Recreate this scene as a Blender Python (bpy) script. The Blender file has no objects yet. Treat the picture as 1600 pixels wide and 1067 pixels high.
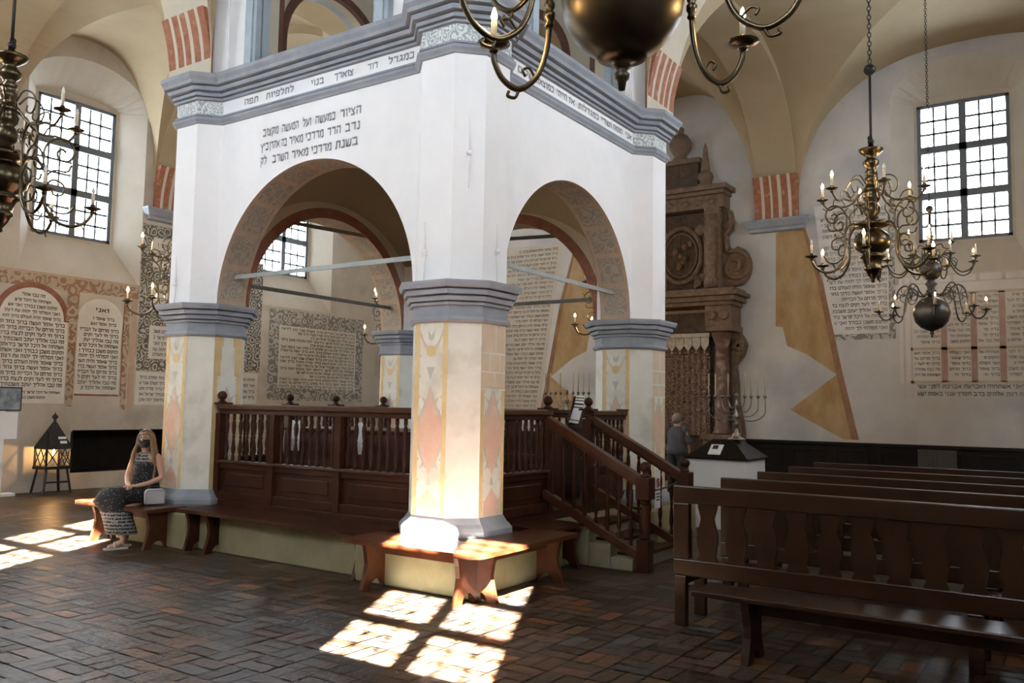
import bpy, math, random
import numpy as np
from mathutils import Vector, Matrix
from mathutils.geometry import tessellate_polygon
random.seed(7)
R = math.radians
SC = bpy.context.scene
COL = SC.collection

# ------------------------------------------------------------------ camera
CP = Vector((-6.51595, -5.01702, 1.62))
FW = Vector((0.82639557, 0.55775041, 0.07736171))
RT = Vector((0.55823773, -0.82950282, 0.01719649))
UP = Vector((-0.07376311, -0.02897513, 0.99685478))
cam = bpy.data.cameras.new('camera')
cam.sensor_width = 36.0
cam.lens = 36.0 * 1329.49 / 1600.0
cam.clip_start = 0.05
cam.clip_end = 200
camo = bpy.data.objects.new('camera', cam)
camo.matrix_world = Matrix(((RT.x, UP.x, -FW.x, CP.x), (RT.y, UP.y, -FW.y, CP.y), (RT.z, UP.z, -FW.z, CP.z), (0, 0, 0, 1)))
COL.objects.link(camo)
SC.camera = camo

# ------------------------------------------------------------------ world, sun, window light, exposure
SKY = 13.0
SUN = 245.0
EXPOSURE = 1.48
wd = bpy.data.worlds.new('sky')
SC.world = wd
wd.use_nodes = True
nt = wd.node_tree
bg = nt.nodes['Background']
bg.inputs['Color'].default_value = (0.78, 0.885, 1.0, 1)
bg.inputs['Strength'].default_value = SKY
sun = bpy.data.lights.new('sun', 'SUN')
sun.energy = SUN
sun.angle = R(0.53)
sun.color = (1.0, 0.93, 0.82)
suno = bpy.data.objects.new('sun', sun)
suno.rotation_euler = Vector((1.07, 0.562, -1.0)).to_track_quat('-Z', 'Y').to_euler()
suno.location = (-12, -8, 12)
COL.objects.link(suno)
vs = SC.view_settings
vs.view_transform = 'Standard'
vs.look = 'None'
vs.gamma = 1.0
vs.exposure = EXPOSURE
vs.use_curve_mapping = False
SC.cycles.max_bounces = 10
SC.cycles.diffuse_bounces = 7
SC.cycles.glossy_bounces = 3
SC.cycles.transparent_max_bounces = 12
SC.cycles.sample_clamp_indirect = 12.0

def portal(loc, direction, w, h):
    l = bpy.data.lights.new('window_daylight', 'AREA')
    l.shape = 'RECTANGLE'
    l.size = w
    l.size_y = h
    l.cycles.is_portal = True
    o = bpy.data.objects.new('window_daylight', l)
    o.location = loc
    o.rotation_euler = Vector(direction).to_track_quat('-Z', 'Z').to_euler()
    COL.objects.link(o)

# room numbers (metres)
WX, EX, SY, NY = -7.0, 10.3, -6.5, 10.3        # inner wall faces
GD = 0.45                                       # depth from wall face to glass
S, T = 3.736, 3.88                              # tower column spacing along x and y
WIN_N = (-3.5, 1.95, 7.05)
WIN_E = (-3.27, 7.75)
WIN_S = (-3.5, 1.95, 7.05)
WIN_W = (-4.12, 1.60, 7.35)
GW, GZ0, GZ1 = 1.52, 4.66, 7.28                 # window light: width, bottom, top
for x in WIN_N: portal((x, NY + GD + 0.12, 5.97), (0, -1, 0), GW, 2.7)
for x in WIN_S: portal((x, SY - GD - 0.12, 5.97), (0, 1, 0), GW, 2.7)
for y in WIN_E: portal((EX + GD + 0.12, y, 6.12), (-1, 0, 0), GW, 2.7)
for y in WIN_W: portal((WX - GD - 0.12, y, 5.97), (1, 0, 0), GW, 2.7)

# ------------------------------------------------------------------ helpers
class MB:
    def __init__(self):
        self.v = []; self.f = []; self.m = []; self.s = []
    def add(self, vs, fs, m=0, s=False):
        b = len(self.v)
        self.v.extend([tuple(p) for p in vs])
        for f in fs:
            self.f.append(tuple(i + b for i in f)); self.m.append(m); self.s.append(s)
        return self
    def box(self, x0, x1, y0, y1, z0, z1, m=0):
        return self.add([(x0,y0,z0),(x1,y0,z0),(x1,y1,z0),(x0,y1,z0),(x0,y0,z1),(x1,y0,z1),(x1,y1,z1),(x0,y1,z1)],
                        [(0,3,2,1),(4,5,6,7),(0,1,5,4),(1,2,6,5),(2,3,7,6),(3,0,4,7)], m)
    def quad(self, a, b, c, d, m=0, s=False):
        return self.add([a,b,c,d], [(0,1,2,3)], m, s)
    def poly(self, pts, m=0):
        return self.add(pts, [tuple(range(len(pts)))], m)
    def prism(self, pts, vec, m=0, side=None):
        n = len(pts); vec = Vector(vec)
        q = [tuple(Vector(p) + vec) for p in pts]
        fs = [tuple(range(n))[::-1], tuple(range(n, 2*n))]
        self.add(list(pts) + q, fs, m)
        b = len(self.v) - 2*n
        for i in range(n):
            j = (i+1) % n
            self.f.append((b+i, b+j, b+n+j, b+n+i)); self.m.append(m if side is None else side); self.s.append(False)
        return self
    def bar(self, p, q, w, h, up=(0,0,1), m=0):
        p = Vector(p); q = Vector(q); d = (q-p).normalized()
        sd = d.cross(Vector(up)).normalized(); u = sd.cross(d)
        a, b = sd*w/2, u*h/2
        return self.add([p-a-b,p+a-b,p+a+b,p-a+b,q-a-b,q+a-b,q+a+b,q-a+b],
                        [(0,1,2,3),(7,6,5,4),(0,4,5,1),(1,5,6,2),(2,6,7,3),(3,7,4,0)], m)
    def lathe(self, prof, c=(0,0,0), n=16, m=0, s=True, axis=None):
        # prof: (r, z) from bottom to top
        ax = Vector(axis).normalized() if axis is not None else Vector((0,0,1))
        e1 = ax.orthogonal().normalized() if axis is not None else Vector((1,0,0)); e2 = ax.cross(e1)
        c = Vector(c); vs = []; fs = []
        for r, z in prof:
            for k in range(n):
                t = 2*math.pi*k/n
                vs.append(c + ax*z + e1*(r*math.cos(t)) + e2*(r*math.sin(t)))
        for i in range(len(prof)-1):
            for k in range(n):
                l = (k+1) % n
                fs.append((i*n+k, i*n+l, (i+1)*n+l, (i+1)*n+k))
        if prof[0][0] > 1e-5: fs.append(tuple(range(n))[::-1])
        if prof[-1][0] > 1e-5: fs.append(tuple(range((len(prof)-1)*n, len(prof)*n)))
        return self.add(vs, fs, m, s)
    def ball(self, c, r, n=14, m=0, sz=1.0):
        k = max(6, n//2)
        return self.lathe([(max(1e-6, r*math.sin(math.pi*i/k)), -r*sz*math.cos(math.pi*i/k)) for i in range(k+1)], c, n, m)
    def tube(self, pts, r, n=8, m=0, s=True):
        pts = [Vector(p) for p in pts]; k = len(pts)
        rs = r if isinstance(r, (list, tuple)) else [r]*k
        t0 = (pts[1]-pts[0]).normalized(); e = t0.orthogonal().normalized(); vs = []; fs = []
        for i in range(k):
            t = (pts[min(i+1,k-1)] - pts[max(i-1,0)]).normalized()
            e = (e - t*e.dot(t)).normalized(); g = t.cross(e)
            for j in range(n):
                a = 2*math.pi*j/n
                vs.append(pts[i] + e*(rs[i]*math.cos(a)) + g*(rs[i]*math.sin(a)))
        for i in range(k-1):
            for j in range(n):
                l = (j+1) % n
                fs.append((i*n+j, i*n+l, (i+1)*n+l, (i+1)*n+j))
        fs.append(tuple(range(n))[::-1]); fs.append(tuple(range((k-1)*n, k*n)))
        return self.add(vs, fs, m, s)
    def octa(self, prof, cx, cy, k=0.47, m=0, cap=True):
        vs = []; fs = []
        for h, z in prof:
            e = h*k
            for x, y in ((h,-e),(h,e),(e,h),(-e,h),(-h,e),(-h,-e),(-e,-h),(e,-h)):
                vs.append((cx+x, cy+y, z))
        for i in range(len(prof)-1):
            for j in range(8):
                l = (j+1) % 8
                fs.append((i*8+j, i*8+l, i*8+8+l, i*8+8+j))
        if cap:
            fs.append(tuple(range(8))[::-1]); fs.append(tuple(range((len(prof)-1)*8, len(prof)*8)))
        return self.add(vs, fs, m)
    def strip(self, A, B, m=0, s=False, closed=False):
        n = len(A); fs = []
        for i in range(n if closed else n-1):
            j = (i+1) % n
            fs.append((i, j, n+j, n+i))
        return self.add(list(A)+list(B), fs, m, s)
    def build(self, name, mats, parent=None, bevel=0.0, seg=2):
        off = OFF.get(parent.name, Vector((0,0,0))) if parent else Vector((0,0,0))
        me = bpy.data.meshes.new(name)
        me.from_pydata([(p[0]-off.x, p[1]-off.y, p[2]-off.z) for p in self.v], [], self.f)
        if not isinstance(mats, (list, tuple)): mats = [mats]
        for q in mats: me.materials.append(q)
        me.polygons.foreach_set('material_index', self.m)
        me.polygons.foreach_set('use_smooth', self.s)
        me.update()
        o = bpy.data.objects.new(name, me)
        COL.objects.link(o)
        if parent:
            o.parent = parent; OFF[o.name] = off
        if bevel > 0:
            b = o.modifiers.new('bevel', 'BEVEL'); b.width = bevel; b.segments = seg; b.limit_method = 'ANGLE'; b.angle_limit = R(40)
        return o
OFF = {}
def tag(o, label, cat, group=None):
    o['label'] = label; o['category'] = cat
    if group: o['group'] = group
    return o
def thing(name, label, cat, loc=(0,0,0), group=None):
    o = bpy.data.objects.new(name, None)
    o.empty_display_size = 0.1
    o.location = loc; COL.objects.link(o); OFF[o.name] = Vector(loc)
    return tag(o, label, cat, group)
def struct(o):
    o['kind'] = 'structure'; return o
def copy_tree(o, parent=None):
    c = o.copy(); COL.objects.link(c)
    if parent: c.parent = parent
    for ch in [x for x in o.children]: copy_tree(ch, c)
    return c
def spline(pts, n=6):
    P = [Vector(p) for p in pts]; P = [P[0]*2-P[1]] + P + [P[-1]*2-P[-2]]; out = []
    for i in range(1, len(P)-2):
        a, b, c, d = P[i-1], P[i], P[i+1], P[i+2]
        for k in range(n):
            t = k/n
            out.append(0.5*((2*b)+(c-a)*t+(2*a-5*b+4*c-d)*t*t+(3*b-a-3*c+d)*t**3))
    out.append(P[-2]); return out

# ------------------------------------------------------------------ materials
def mat(name, c1, c2=None, scale=6.0, rough=0.7, metal=0.0, bump=0.0, bscale=None, stretch=(1,1,1), detail=5.0, emit=None, spots=None, spec=0.5, coat=0.0):
    m = bpy.data.materials.new(name); m.use_nodes = True
    n = m.node_tree.nodes; l = m.node_tree.links; p = n['Principled BSDF']
    p.inputs['Roughness'].default_value = rough; p.inputs['Metallic'].default_value = metal
    p.inputs['Specular IOR Level'].default_value = spec
    p.inputs['Coat Weight'].default_value = coat
    p.inputs['Coat Roughness'].default_value = 0.12
    p.inputs['Base Color'].default_value = (*c1, 1)
    tc = n.new('ShaderNodeTexCoord'); mp = n.new('ShaderNodeMapping'); mp.inputs['Scale'].default_value = stretch
    l.new(tc.outputs['Object'], mp.inputs['Vector'])
    if c2 is not None:
        nz = n.new('ShaderNodeTexNoise'); nz.inputs['Scale'].default_value = scale; nz.inputs['Detail'].default_value = detail
        nz.inputs['Roughness'].default_value = 0.62
        rp = n.new('ShaderNodeValToRGB'); rp.color_ramp.elements[0].position = 0.32; rp.color_ramp.elements[1].position = 0.68
        rp.color_ramp.elements[0].color = (*c1, 1); rp.color_ramp.elements[1].color = (*c2, 1)
        l.new(mp.outputs['Vector'], nz.inputs['Vector']); l.new(nz.outputs['Fac'], rp.inputs['Fac'])
        out = rp.outputs['Color']
        if spots is not None:
            c3, sc, lo, hi = spots
            n2 = n.new('ShaderNodeTexNoise'); n2.inputs['Scale'].default_value = sc; n2.inputs['Detail'].default_value = 6
            r2 = n.new('ShaderNodeMapRange'); r2.inputs['From Min'].default_value = lo; r2.inputs['From Max'].default_value = hi
            mx = n.new('ShaderNodeMix'); mx.data_type = 'RGBA'
            l.new(mp.outputs['Vector'], n2.inputs['Vector']); l.new(n2.outputs['Fac'], r2.inputs['Value']); l.new(r2.outputs['Result'], mx.inputs[0])
            l.new(out, mx.inputs[6]); mx.inputs[7].default_value = (*c3, 1); out = mx.outputs[2]
        l.new(out, p.inputs['Base Color'])
    if bump > 0:
        nb = n.new('ShaderNodeTexNoise'); nb.inputs['Scale'].default_value = bscale or scale*3; nb.inputs['Detail'].default_value = 6
        bp = n.new('ShaderNodeBump'); bp.inputs['Strength'].default_value = bump; bp.inputs['Distance'].default_value = 0.02
        l.new(mp.outputs['Vector'], nb.inputs['Vector']); l.new(nb.outputs['Fac'], bp.inputs['Height']); l.new(bp.outputs['Normal'], p.inputs['Normal'])
    if emit:
        p.inputs['Emission Color'].default_value = (*emit[0], 1); p.inputs['Emission Strength'].default_value = emit[1]
    return m
def scroll_mat(name, ground, ink, scale=9.0, width=0.05):
    # painted scrollwork: thin dark contour rings of a smooth noise over a pale ground
    m = mat(name, ground, tuple(c*0.85 for c in ground), 5, 0.85)
    n = m.node_tree.nodes; l = m.node_tree.links; p = n['Principled BSDF']
    src = p.inputs['Base Color'].links[0].from_socket
    tc = n['Texture Coordinate']
    vo = n.new('ShaderNodeTexVoronoi'); vo.inputs['Scale'].default_value = scale; vo.inputs['Randomness'].default_value = 0.55
    wv = n.new('ShaderNodeMath'); wv.operation = 'MULTIPLY'; wv.inputs[1].default_value = 21.0
    sn = n.new('ShaderNodeMath'); sn.operation = 'SINE'
    mr = n.new('ShaderNodeMapRange'); mr.inputs['From Min'].default_value = -0.05; mr.inputs['From Max'].default_value = 0.45
    mx = n.new('ShaderNodeMix'); mx.data_type = 'RGBA'; mx.inputs[7].default_value = (*ink, 1)
    dn = n.new('ShaderNodeTexNoise'); dn.inputs['Scale'].default_value = 6.0
    ad = n.new('ShaderNodeVectorMath'); ad.operation = 'MULTIPLY_ADD'; ad.inputs[1].default_value = (0.12,0.12,0.12)
    l.new(tc.outputs['Object'], dn.inputs['Vector']); l.new(dn.outputs['Color'], ad.inputs[0]); l.new(tc.outputs['Object'], ad.inputs[2])
    l.new(ad.outputs[0], vo.inputs['Vector']); l.new(vo.outputs['Distance'], wv.inputs[0]); l.new(wv.outputs[0], sn.inputs[0])
    l.new(sn.outputs[0], mr.inputs['Value']); l.new(mr.outputs['Result'], mx.inputs[0]); l.new(src, mx.inputs[6]); l.new(mx.outputs[2], p.inputs['Base Color'])
    return m
M = {}
M['white'] = mat('white_limewash', (0.83,0.82,0.83), (0.88,0.87,0.88), 2.2, 0.85, bump=0.08, bscale=14)
M['plaster'] = mat('wall_plaster', (0.43,0.385,0.32), (0.53,0.48,0.41), 1.6, 0.9, bump=0.12, bscale=10, spots=((0.29,0.235,0.185), 0.9, 0.52, 0.75))
M['plaster_e'] = mat('wall_plaster_grey', (0.50,0.475,0.445), (0.59,0.56,0.525), 1.4, 0.9, bump=0.12, bscale=10, spots=((0.39,0.39,0.395), 0.8, 0.5, 0.72))
M['vault'] = mat('vault_plaster', (0.33,0.25,0.145), (0.38,0.295,0.18), 0.9, 0.9, bump=0.06, bscale=8)
M['reveal'] = mat('reveal_plaster', (0.46,0.41,0.335), (0.52,0.47,0.39), 2.0, 0.9, bump=0.08, bscale=10)
M['arch_cream'] = mat('cream_plaster', (0.50,0.44,0.34), (0.55,0.49,0.39), 2.0, 0.9)
M['blue'] = mat('blue_grey_moulding', (0.235,0.255,0.295), (0.31,0.33,0.37), 3.5, 0.8, bump=0.1, bscale=25)
M['blue_light'] = mat('blue_grey_paint', (0.33,0.40,0.46), (0.42,0.48,0.53), 3.5, 0.8)
M['scroll_grey'] = scroll_mat('frieze_scrollwork', (0.74,0.75,0.73), (0.33,0.38,0.40), 14)
M['scroll_dark'] = scroll_mat('dark_scrollwork', (0.11,0.105,0.085), (0.44,0.41,0.34), 6.0)
M['scroll_wall'] = scroll_mat('grey_scrollwork', (0.22,0.21,0.185), (0.45,0.43,0.38), 5.0)
M['scroll_warm'] = scroll_mat('red_ochre_scrollwork', (0.44,0.36,0.27), (0.29,0.17,0.105), 5.0)
M['soffit'] = scroll_mat('soffit_coffer_paint', (0.42,0.36,0.29), (0.29,0.26,0.22), 7)
M['salmon'] = mat('salmon_paint', (0.42,0.29,0.21), (0.47,0.36,0.27), 7, 0.85)
M['redstripe'] = mat('red_brick_paint', (0.27,0.088,0.047), (0.36,0.15,0.088), 11, 0.85, spots=((0.42,0.29,0.21), 9, 0.60, 0.72))
M['redband'] = mat('red_band_paint', (0.22,0.085,0.055), (0.30,0.14,0.095), 6, 0.85)
M['darkred'] = mat('dark_red_paint', (0.10,0.045,0.03), (0.15,0.07,0.045), 6, 0.85)
M['pale'] = mat('pale_column_plaster', (0.68,0.66,0.58), (0.76,0.74,0.67), 5, 0.85, spots=((0.58,0.55,0.46), 3.2, 0.55, 0.72))
M['yellow'] = mat('ochre_strip_paint', (0.62,0.45,0.21), (0.70,0.55,0.31), 8, 0.85)
M['pink'] = mat('pink_lozenge_paint', (0.68,0.42,0.31), (0.70,0.51,0.40), 6, 0.85, spots=((0.72,0.62,0.52), 5, 0.55, 0.75))
M['sage'] = mat('sage_leaf_paint', (0.46,0.47,0.40), (0.55,0.55,0.48), 8, 0.85)
M['peach'] = mat('peach_block_paint', (0.62,0.48,0.34), (0.68,0.56,0.42), 6, 0.85)
M['ochre'] = mat('painted_curtain_ochre', (0.33,0.20,0.08), (0.44,0.31,0.16), 2.6, 0.85, stretch=(1,1.5,0.7), spots=((0.40,0.33,0.24), 1.2, 0.55, 0.75))
M['russet'] = mat('painted_curtain_russet', (0.24,0.12,0.06), (0.31,0.18,0.10), 5, 0.85)
M['panel'] = mat('inscription_ground', (0.58,0.55,0.495), (0.65,0.62,0.56), 2.5, 0.9)
M['panel_e'] = mat('inscription_ground_pale', (0.56,0.54,0.51), (0.64,0.62,0.59), 2.5, 0.9)
M['ink_e'] = mat('faded_letter_paint', (0.10,0.095,0.09), (0.30,0.285,0.27), 9, 0.9)
M['panel_warm'] = mat('inscription_ground_warm', (0.508,0.443,0.361), (0.541,0.476,0.394), 2.5, 0.9)
M['ink'] = mat('black_letter_paint', (0.035,0.032,0.03), (0.15,0.14,0.125), 9, 0.9)
M['ink_tower'] = mat('grey_letter_paint', (0.17,0.18,0.20), (0.36,0.37,0.38), 22, 0.9)
M['podium'] = mat('yellowed_plinth_plaster', (0.225,0.195,0.105), (0.29,0.255,0.145), 3.2, 0.9, bump=0.25, bscale=14, spots=((0.20,0.17,0.10), 2.2, 0.52, 0.7))
M['wood'] = mat('dark_oak', (0.027,0.0085,0.0038), (0.054,0.017,0.0075), 4, 0.40, bump=0.08, bscale=30, spec=0.18, coat=0.04)
M['wood_rail'] = mat('brown_handrail_oak', (0.046,0.016,0.007), (0.082,0.030,0.013), 5, 0.38, spec=0.25, coat=0.08)
M['bench'] = mat('varnished_red_brown_wood', (0.066,0.019,0.0075), (0.10,0.031,0.012), 5, 0.30, bump=0.05, bscale=25, stretch=(2,2,2), spec=0.4, coat=0.3)
M['pew'] = mat('pew_walnut', (0.022,0.0098,0.0047), (0.037,0.0165,0.008), 4, 0.30, bump=0.06, bscale=30, spec=0.22, coat=0.10)
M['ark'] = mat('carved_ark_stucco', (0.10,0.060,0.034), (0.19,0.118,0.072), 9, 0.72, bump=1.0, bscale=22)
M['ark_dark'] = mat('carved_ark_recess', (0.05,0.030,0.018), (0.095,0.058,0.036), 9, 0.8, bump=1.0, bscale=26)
M['ark_red'] = mat('ark_marbled_column', (0.085,0.038,0.024), (0.13,0.066,0.042), 6, 0.55, spots=((0.30,0.22,0.17), 5, 0.55, 0.7))
M['dado'] = mat('dark_wainscot', (0.008,0.006,0.005), (0.014,0.010,0.008), 4, 0.5, spec=0.15)
M['iron'] = mat('black_iron', (0.02,0.02,0.022), (0.035,0.033,0.032), 12, 0.5, metal=0.6)
M['tie'] = mat('grey_painted_iron', (0.30,0.33,0.32), (0.36,0.39,0.38), 6, 0.6)
M['tie_dark'] = mat('dark_painted_iron', (0.10,0.10,0.085), (0.14,0.135,0.12), 6, 0.6)
M['frame'] = mat('grey_window_frame', (0.12,0.14,0.16), (0.16,0.18,0.20), 8, 0.6)
M['brass'] = mat('aged_brass', (0.075,0.060,0.038), (0.13,0.105,0.068), 8, 0.30, metal=1.0)
M['brass_dark'] = mat('dark_bronze', (0.055,0.047,0.034), (0.085,0.074,0.054), 4, 0.40, metal=1.0)
M['pewter'] = mat('blackened_pewter', (0.05,0.05,0.05), (0.08,0.078,0.075), 6, 0.4, metal=0.8)
M['silver'] = mat('worn_silver', (0.22,0.21,0.19), (0.32,0.305,0.27), 10, 0.3, metal=1.0)
M['candle'] = mat('ivory_candle', (0.68,0.60,0.45), None, rough=0.6)
M['candle_tan'] = mat('tan_candle', (0.50,0.42,0.26), None, rough=0.6)
M['bulb'] = mat('lit_bulb', (1.0,0.8,0.5), None, rough=0.4, emit=((1.0,0.62,0.26), 160.0))
M['lantern_flame'] = mat('lantern_flame', (1.0,0.8,0.5), None, rough=0.4, emit=((1.0,0.55,0.2), 420.0))
M['bulb_off'] = mat('unlit_clear_bulb', (0.75,0.75,0.75), None, rough=0.15)
M['paper'] = mat('white_card', (0.78,0.79,0.80), None, rough=0.7)
M['boxwhite'] = mat('white_painted_box', (0.82,0.85,0.88), (0.85,0.88,0.90), 2, 0.6)
M['black'] = mat('black_print', (0.015,0.015,0.017), None, rough=0.6)
M['redprint'] = mat('red_print', (0.45,0.06,0.05), None, rough=0.6)
M['rope'] = mat('dark_rope', (0.03,0.02,0.018), None, rough=0.8)

def glass_mat():
    m = bpy.data.materials.new('window_glass'); m.use_nodes = True
    n = m.node_tree.nodes; l = m.node_tree.links
    n.remove(n['Principled BSDF'])
    tr = n.new('ShaderNodeBsdfTransparent'); tr.inputs[0].default_value = (0.93,0.95,0.95,1)
    gl = n.new('ShaderNodeBsdfGlossy'); gl.inputs['Roughness'].default_value = 0.03
    fr = n.new('ShaderNodeFresnel'); fr.inputs[0].default_value = 1.45
    mx = n.new('ShaderNodeMixShader')
    l.new(fr.outputs[0], mx.inputs[0]); l.new(tr.outputs[0], mx.inputs[1]); l.new(gl.outputs[0], mx.inputs[2])
    l.new(mx.outputs[0], n['Material Output'].inputs[0])
    return m
M['glass'] = glass_mat()

# ================================================================== THE SETTING
# ---- floor: every brick its own quad in a basket weave, tone stored per brick
def floor():
    verts = [(WX-1,SY-1,-0.006),(EX+1,SY-1,-0.006),(EX+1,NY+1,-0.006),(WX-1,NY+1,-0.006)]
    faces = [(0,1,2,3)]; cols = [(0.010,0.008,0.007)]
    tones = [(0.074,0.044,0.028),(0.056,0.034,0.022),(0.092,0.048,0.028),(0.060,0.046,0.037),(0.070,0.052,0.039),(0.150,0.064,0.030),(0.150,0.090,0.045),(0.040,0.025,0.017),(0.062,0.058,0.058)]
    wts = [22,20,16,12,12,5,4,14,6]
    rnd = random.Random(3); C = 0.272; g = 0.0065; h = C/2
    nx = int((EX-WX)/C)+3; ny = int((NY-SY)/C)+3
    for i in range(nx):
        for j in range(ny):
            x0 = WX-0.6+i*C; y0 = SY-0.6+j*C
            for k in (0,1):
                if (i+j) % 2: a = (x0, x0+C, y0+k*h, y0+k*h+h)
                else: a = (x0+k*h, x0+k*h+h, y0, y0+C)
                b = len(verts); tx = rnd.uniform(-1,1)*0.0016; ty = rnd.uniform(-1,1)*0.0016; dz = rnd.uniform(-.0012,.0)
                verts += [(a[0]+g,a[2]+g,dz-tx-ty),(a[1]-g,a[2]+g,dz+tx-ty),(a[1]-g,a[3]-g,dz+tx+ty),(a[0]+g,a[3]-g,dz-tx+ty)]
                faces.append((b,b+1,b+2,b+3))
                c = rnd.choices(tones, wts)[0]; q = rnd.uniform(0.65,1.35)
                cols.append(tuple(v*q for v in c))
    me = bpy.data.meshes.new('floor'); me.from_pydata(verts, [], faces)
    at = me.color_attributes.new('brick_tone', 'FLOAT_COLOR', 'CORNER')
    arr = np.repeat(np.array([(*c,1.0) for c in cols], dtype=np.float32), 4, axis=0)
    at.data.foreach_set('color', arr.ravel())
    m = mat('worn_floor_brick', (0.1,0.07,0.05), None, rough=0.40, spec=0.28, bump=0.22, bscale=26)
    n = m.node_tree.nodes; l = m.node_tree.links; p = n['Principled BSDF']
    an = n.new('ShaderNodeAttribute'); an.attribute_name = 'brick_tone'
    nz = n.new('ShaderNodeTexNoise'); nz.inputs['Scale'].default_value = 9; nz.inputs['Detail'].default_value = 6
    mr = n.new('ShaderNodeMapRange'); mr.inputs['To Min'].default_value = 0.65; mr.inputs['To Max'].default_value = 1.35
    mx = n.new('ShaderNodeMix'); mx.data_type = 'RGBA'; mx.blend_type = 'MULTIPLY'; mx.inputs[0].default_value = 1.0
    l.new(n['Texture Coordinate'].outputs['Object'], nz.inputs['Vector']); l.new(nz.outputs['Fac'], mr.inputs['Value'])
    l.new(an.outputs['Color'], mx.inputs[6]); l.new(mr.outputs['Result'], mx.inputs[7]); l.new(mx.outputs[2], p.inputs['Base Color'])
    me.materials.append(m)
    o = bpy.data.objects.new('floor', me); COL.objects.link(o); return struct(o)
floor()

# ---- walls with splayed, arched window recesses
ZS, VH, NX = 5.5, 2.85, 2.35        # vault springing, rise, fullness
def arch_outline(u0, u1, z0, zspring, ztop, n=14):
    pts = [(u0,z0),(u1,z0)]
    c = (u0+u1)/2; a = (u1-u0)/2
    for i in range(n+1):
        t = math.pi*i/n
        pts.append((c + a*math.cos(t), zspring + (ztop-zspring)*math.sin(t)))
    return pts
def wall(name, m, P, u0, u1, z1, wins, holes=()):
    # P(u, z, d): point on the wall, d = depth outwards
    outer = [(u0,-0.1),(u1,-0.1),(u1,z1),(u0,z1)]
    loops = [outer]; mb = MB()
    for (c, zb) in wins:
        fo = arch_outline(c-1.15, c+1.15, 3.84+zb, 7.30+zb, 7.97+zb); loops.append(fo)
        bo = arch_outline(c-GW/2-0.05, c+GW/2+0.05, GZ0-0.05+zb, GZ1+0.02+zb, GZ1+0.12+zb)
        A = [P(u,z,0) for u,z in fo]; B = [P(u,z,GD-0.02) for u,z in bo]
        mb.strip(A, B, 1, False, True)
        # masonry round the frame at the back of the recess
        ho = arch_outline(c-GW/2, c+GW/2, GZ0+zb, GZ1-0.02+zb, GZ1+zb)
        mb.strip(B, [P(u,z,GD-0.02) for u,z in ho], 1, False, True)
        mb.strip([P(u,z,GD-0.02) for u,z in ho], [P(u,z,GD+0.16) for u,z in ho], 1, False, True)
    for h in holes:
        loops.append(h)
    tri = tessellate_polygon([[Vector((u,z,0)) for u,z in lp] for lp in loops])
    flat = [q for lp in loops for q in lp]
    mb.add([P(u,z,0) for u,z in flat], tri, 0)
    o = mb.build(name, [m, M['reveal']]); return struct(o)
PN = lambda u,z,d: (u, NY+d, z)
PE = lambda u,z,d: (EX+d, u, z)
PW = lambda u,z,d: (WX-d, u, z)
NICHE = [(1.93,0.30),(4.6,0.30),(4.6,1.07),(1.93,1.07)]
wall_n = wall('wall_north', M['plaster'], PN, WX-0.02, EX+0.02, 9.0, [(c,0) for c in WIN_N], [NICHE])
wall_e = wall('wall_east', M['plaster_e'], PE, SY-0.02, NY+0.02, 9.0, [(c,0.15) for c in WIN_E])
wall_w = wall('wall_west', M['plaster'], PW, SY-0.02, NY+0.02, 9.0, [(c,0) for c in WIN_W])
PS = lambda u,z,d: (u, SY-d, z)
wall_s = wall('wall_south', M['plaster'], PS, WX-0.02, EX+0.02, 9.0, [(c,0) for c in WIN_S])
# unseen slab added outside to keep direct sun out of the south windows
struct(MB().box(WX-1, EX+1, SY-2.45, SY-0.62, 7.45, 7.6).build('added_sun_shade', M['dado']))
# cupboard recess in the north wall
nb = MB(); a,b,c,d = [PN(u,z,0) for u,z in NICHE]; a2,b2,c2,d2 = [PN(u,z,0.7) for u,z in NICHE]
for q in ((a,b,b2,a2),(b,c,c2,b2),(c,d,d2,c2),(d,a,a2,d2),(a2,b2,c2,d2)): nb.quad(*q)
o = struct(nb.build('recess_lining', M['dado'], wall_n))

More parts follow.
